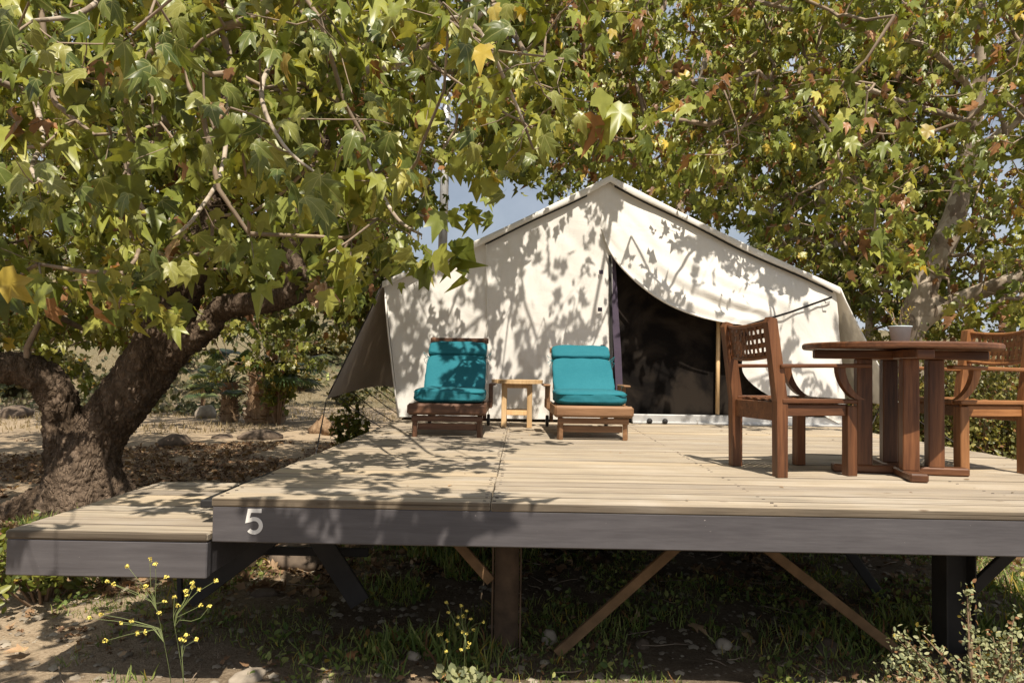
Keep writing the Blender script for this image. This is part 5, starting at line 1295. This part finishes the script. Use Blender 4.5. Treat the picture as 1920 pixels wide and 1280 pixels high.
def rock(name, loc, sx, sy, sz_, label, mat, seed, cat='rock', group=None, sub=3):
    bm = bmesh.new(); bmesh.ops.create_icosphere(bm, subdivisions=sub, radius=1)
    for v in bm.verts:
        q = v.co.normalized(); d = 1 + .22 * mnoise.noise(q * 1.3 + Vector((seed, 0, 0))) + .09 * mnoise.noise(q * 3.5 + Vector((0, seed, 0)))
        v.co = Vector((q.x * sx * d, q.y * sy * d, q.z * sz_ * d + sz_ * .35))
    for f in bm.faces: f.smooth = True
    me = bpy.data.meshes.new(name); bm.to_mesh(me); bm.free(); me.materials.append(M[mat]); o = link(name, me, None, loc, (0, 0, seed)); return tag(o, label, cat, group)
def R(u, v, sx, sy, sz_, label, mat, seed, **kw):
    p = Wz(u, v, 0.0); return rock('rock', (p.x, p.y, gz(p.x, p.y)), sx, sy, sz_, label, mat, seed, **kw)
R(328, 838, .30, .22, .15, 'dark rounded boulder beside the dirt track, nearest the big tree', 'rock', 1.3)
R(418, 824, .30, .2, .09, 'flat brown rock between the dark boulder and the double rock', 'rock', 2.1)
R(488, 826, .42, .25, .15, 'broad low brown rock below the stout palm', 'rock', 3.7)
R(386, 782, .30, .25, .24, 'pale pointed rock beyond the dirt track, left of the small palm', 'paler', 4.4)
R(30, 782, .55, .4, .22, 'brown hump of stone at the left beyond the track', 'rock', 5.2)
R(1358, 1208, .045, .04, .035, 'small round pale stone below the long brace', 'paler', 6.1)
R(1550, 1222, .09, .06, .04, 'oval grey stone near the foot of the right brace', 'rock', 7.5)
R(422, 1092, .07, .06, .06, 'tan stone beneath the corner of the deck', 'rock', 8.2)
R(555, 1068, .22, .18, .12, 'dark rounded stone under the left end of the deck', 'rock', 8.9)
R(495, 1128, .08, .04, .03, 'flat brown stone in the shade under the deck', 'rock', 9.6)
R(465, 1276, .09, .06, .03, 'flat pale stone near the yellow flowers at the bottom', 'paler', 10.3)
R(1205, 1205, .05, .035, .03, 'grey pebble left of the round stone under the deck', 'rock', 11.0)
R(775, 1232, .04, .03, .025, 'small stone left of the steel post', 'paler', 12.2)
R(1030, 1200, .045, .04, .05, 'pale crumbly clod at the foot of the steel post', 'paler', 13.1)
# cut logs left of the tent
for (u, v, y, a, L, rr, lab) in ((600, 812, 14.6, .5, .45, .16, 'upright cut log at the left of the tent'), (622, 815, 14.3, 1.3, .4, .15, 'cut log lying on its side with pale end wood')):
    p = Wz(u, v, 0); lg = MB(); d = Vector((math.cos(a) * .6, math.sin(a) * .3, .55 if a < 1 else .05)).normalized()
    c0 = Vector((0, 0, rr * .8)); pts = [c0 - d * L / 2, c0 - d * L / 6 + Vector((.01, 0, .01)), c0 + d * L / 6, c0 + d * L / 2]; lg.tube(pts, [rr, rr * .93, rr * .96, rr * 1.03], 16)
    me = lg.mesh('log', M['log']); o = link('log', me, None, (p.x, p.y, 0)); tag(o, lab, 'log')
# gnarled root/log pile to the right beyond the deck
for k, (u, v, y, L, rr, lab) in enumerate(((1850, 792, 9.5, 1.3, .11, 'grey gnarled log lying on the ground beyond the sunlit armchair'), (1830, 825, 8.6, 1.0, .07, 'thin dead branch lying in front of the gnarled log'))):
    p = W(u, v, y); lg = MB(); pts = [Vector((-L / 2 + L * t, .2 * math.sin(t * 5 + k), rr + .12 * math.sin(t * 4 + k) * (1 - k * .5))) for t in np.linspace(0, 1, 9)]
    lg.tube(pts, [rr * (1 + .25 * math.sin(i * 2.1)) for i in range(9)], 10); o = link('log', lg.mesh('log', M['pbark']), None, (p.x, p.y, max(0, 0) + .02)); tag(o, lab, 'log')
# single big fallen leaves
FLM = [near_leaf(s) for s in (21, 22, 23)]
for k, (u, v, s, lab) in enumerate(((555, 1157, .09, 'tan fallen leaf in the shade under the left end of the deck'), (1395, 1190, .11, 'curled orange fallen leaf above the round stone'), (1500, 1128, .09, 'reddish fallen leaf between the two braces'), (1535, 1195, .08, 'pale orange fallen leaf above the oval grey stone'),
                              (1295, 1170, .10, 'brown fallen leaf at the left of the orange one'), (665, 1225, .07, 'pink brown fallen leaf at the lower left of the steel post'), (1900, 1060, .09, 'pale fallen leaf in the sun at the right edge'), (1830, 1248, .07, 'tan fallen leaf under the sage bush'), (780, 1060, .07, 'curled pale leaf in the dark under the middle of the deck'), (45, 1232, .09, 'fallen leaf on the bare earth at the lower left'), (835, 1262, .06, 'orange fallen leaf beside the small flowering plant'))):
    p = Wz(u, v, .02); o = link('fallen_leaf', FLM[k % 3], None, (p.x, p.y, gz(p.x, p.y) + .035), (random.uniform(-.5, .5), random.uniform(-.4, .4), random.uniform(0, 6))); o.scale = (s, s, s); tag(o, lab, 'leaf', 'single fallen leaves near the deck')
    if k == 0:
        M['fleaf'] = leafmat('fallen_leaf', .7, .1, True, [(0, (0.20, 0.10, 0.05)), (.5, (0.34, 0.17, 0.07)), (1, (0.42, 0.28, 0.17))])
        for m in FLM: m.materials[0] = M['fleaf']
# bark curl hanging in the tree
M['curl'] = simple('papery_dead_leaf', (0.42, 0.28, 0.165), .8, var=.3, sc=8)
c = W(592, 552, 5.9)
for k in range(6):
    m_ = near_leaf(40 + k); m_.materials[0] = M['curl']; m_.name = 'dead_leaf'
    v3 = np.zeros(len(m_.vertices) * 3); m_.vertices.foreach_get('co', v3); v3 = v3.reshape(-1, 3); v3[:, 2] += .5 * np.sin(v3[:, 0] * 5 + k) * np.abs(v3[:, 0]) * 2; m_.vertices.foreach_set('co', v3.ravel())
    o = link('dead_leaf', m_, big, c + Vector((random.uniform(-.07, .1), random.uniform(-.05, .05), random.uniform(-.02, .10))) - bt_loc, (random.uniform(-2.6, -1.2), random.uniform(-.8, .8), random.uniform(-1, 1))); sc1 = random.uniform(.11, .16); o.scale = (sc1,) * 3

# ------------------------------------------------------------------ foreground flowers and sage
def mustard(loc, stems, label, name='flowering_weed'):
    t = empty(name, loc, 0, label, 'wildflower'); mb = MB(); L0 = Vector(loc); leaves = []
    for path in stems:
        P = [Vector(p) - L0 for p in path]; P = smooth_poly(P, 1); mb.tube(P, [.0019 * (.62 - .45 * i / (len(P) - 1)) + .0004 for i in range(len(P))], 5)
    mb.build('stem', M['stem'], t)
    fl = MB()
    for path in stems:
        e = Vector(path[-1]) - L0; b = MB()
        for k in range(12):
            d = Vector((random.gauss(0, 1), random.gauss(0, 1), random.gauss(.3, .7))).normalized(); p = e + d * random.uniform(.003, .0085); a = d.orthogonal().normalized() * .0042; c = d.cross(a).normalized() * .0042
            b.add([p - a, p + c + d * .002, p + a, p - c + d * .002], [(0, 1, 2, 3)])
        b.build('flower', M['yellow'], t)
    return t, L0
d1 = 2.72; b1 = Vector((W(340, 1280, d1).x, d1, .0)); S1 = []
j1 = W(303, 1178, d1); j0 = W(322, 1280, d1); k1 = W(335, 1215, d1 + .03)
main = [b1, j0, j1, W(290, 1130, d1)]
for (u, v, via) in ((281, 1049, (283, 1110)), (291, 1058, (293, 1090)), (239, 1061, (270, 1100)), (312, 1081, (285, 1105)), (201, 1090, (262, 1112)), (213, 1095, (268, 1120)), (273, 1098, (289, 1115)), (309, 1127, (296, 1130)), (299, 1149, (292, 1140))):
    S1.append(main + [W(*via, d1), W(u, v, d1)])
for (u, v, via) in ((167, 1158, (230, 1165)), (189, 1151, (240, 1160)), (247, 1163, (280, 1172)), (257, 1186, (285, 1180)), (273, 1184, (295, 1178)), (197, 1201, (250, 1186)), (227, 1168, (270, 1174))): S1.append([b1, j0, j1, W(*via, d1), W(u, v, d1)])
b1b = [b1 + Vector((.03, 0.02, 0)), W(345, 1280, d1), k1, W(325, 1160, d1 + .02)]
for (u, v, via) in ((405, 1088, (360, 1115)), (360, 1093, (345, 1130)), (349, 1107, (345, 1130)), (350, 1116, (344, 1128)), (376, 1135, (345, 1150)), (393, 1136, (370, 1165)), (334, 1135, (327, 1150)), (327, 1119, (326, 1140)), (373, 1105, (350, 1130)), (362, 1101, (348, 1130))): S1.append(b1b + [W(*via, d1 + .02), W(u, v, d1 + .02)])
for (u, v) in ((368, 1198), (350, 1190), (339, 1198), (345, 1200)): S1.append([b1 + Vector((.03, .02, 0)), W(345, 1280, d1), k1 + Vector((0.01, 0, .0)), W(u, v, d1 + .02)])
mustard(tuple(b1), S1, 'tall spindly weed with yellow flower clusters in front of the step platform')
d2 = 3.42; b2 = Vector((W(868, 1262, d2).x, d2, 0.0)); S2 = []
m2 = [b2, W(872, 1220, d2), W(872, 1190, d2)]
for (u, v, via) in ((837, 1129, (852, 1165)), (841, 1148, (855, 1168)), (865, 1135, (866, 1160)), (868, 1154, (866, 1168)), (875, 1145, (872, 1165)), (883, 1160, (876, 1172)), (906, 1166, (888, 1170)), (888, 1180, (880, 1185)), (858, 1169, (865, 1180)), (860, 1157, (866, 1172)), (875, 1187, (873, 1195)), (880, 1205, (875, 1212)), (877, 1213, (873, 1218)), (865, 1217, (869, 1222)), (867, 1184, (870, 1190))): S2.append(m2 + [W(*via, d2), W(u, v, d2)])
b3 = b2 + Vector((-.06, 0, 0))
for (u, v) in ((828, 1188), (822, 1190), (836, 1220), (838, 1200)): S2.append([b3, W(840, 1240, d2), W(833, 1210, d2), W(u, v, d2)])
t2, _ = mustard(tuple(b2), S2, 'small yellow flowering weed in the sun left of the middle steel post')
n = 60; P = np.stack([rng.normal(-.02, .06, n), rng.normal(0, .03, n), rng.uniform(.0, .07, n)], 1)
tag(link('foliage', scatter('foliage', P, rng.normal(0, 1, (n, 3)) + (0, 0, .6), rng.normal(0, .5, (n, 3)) + np.array(SUN), rng.uniform(.03, .05, n), leafcols(n, 0, 0, g=GS), M['sage'], OV * (1.5, 1, 1), OF), t2), kind='stuff')
# sage bush lower right
p = Wz(1800, 1280, 0); shrub('sage_bush', (1.84, 3.02, 0), .42, .22, .56, 38, 3600, .020, GS, 'twiggy pale green sage bush at the lower right corner', 'bush', 'sage', .10)
shrub('sage_bush', (1.47, 2.92, 0), .14, .1, .36, 9, 420, .020, GS, 'small sprig of sage at the left side of the sage bush', 'bush', 'sage', .1)
# broad green weeds left of the platform
p = Wz(20, 1010, 0); shrub('leafy_weed', (-2.85, 4.5, 0), .38, .6, .5, 22, 1100, .06, GREENS[:4], 'bright green leafy weeds left of the step platform', 'weed', 'leaf', .02)
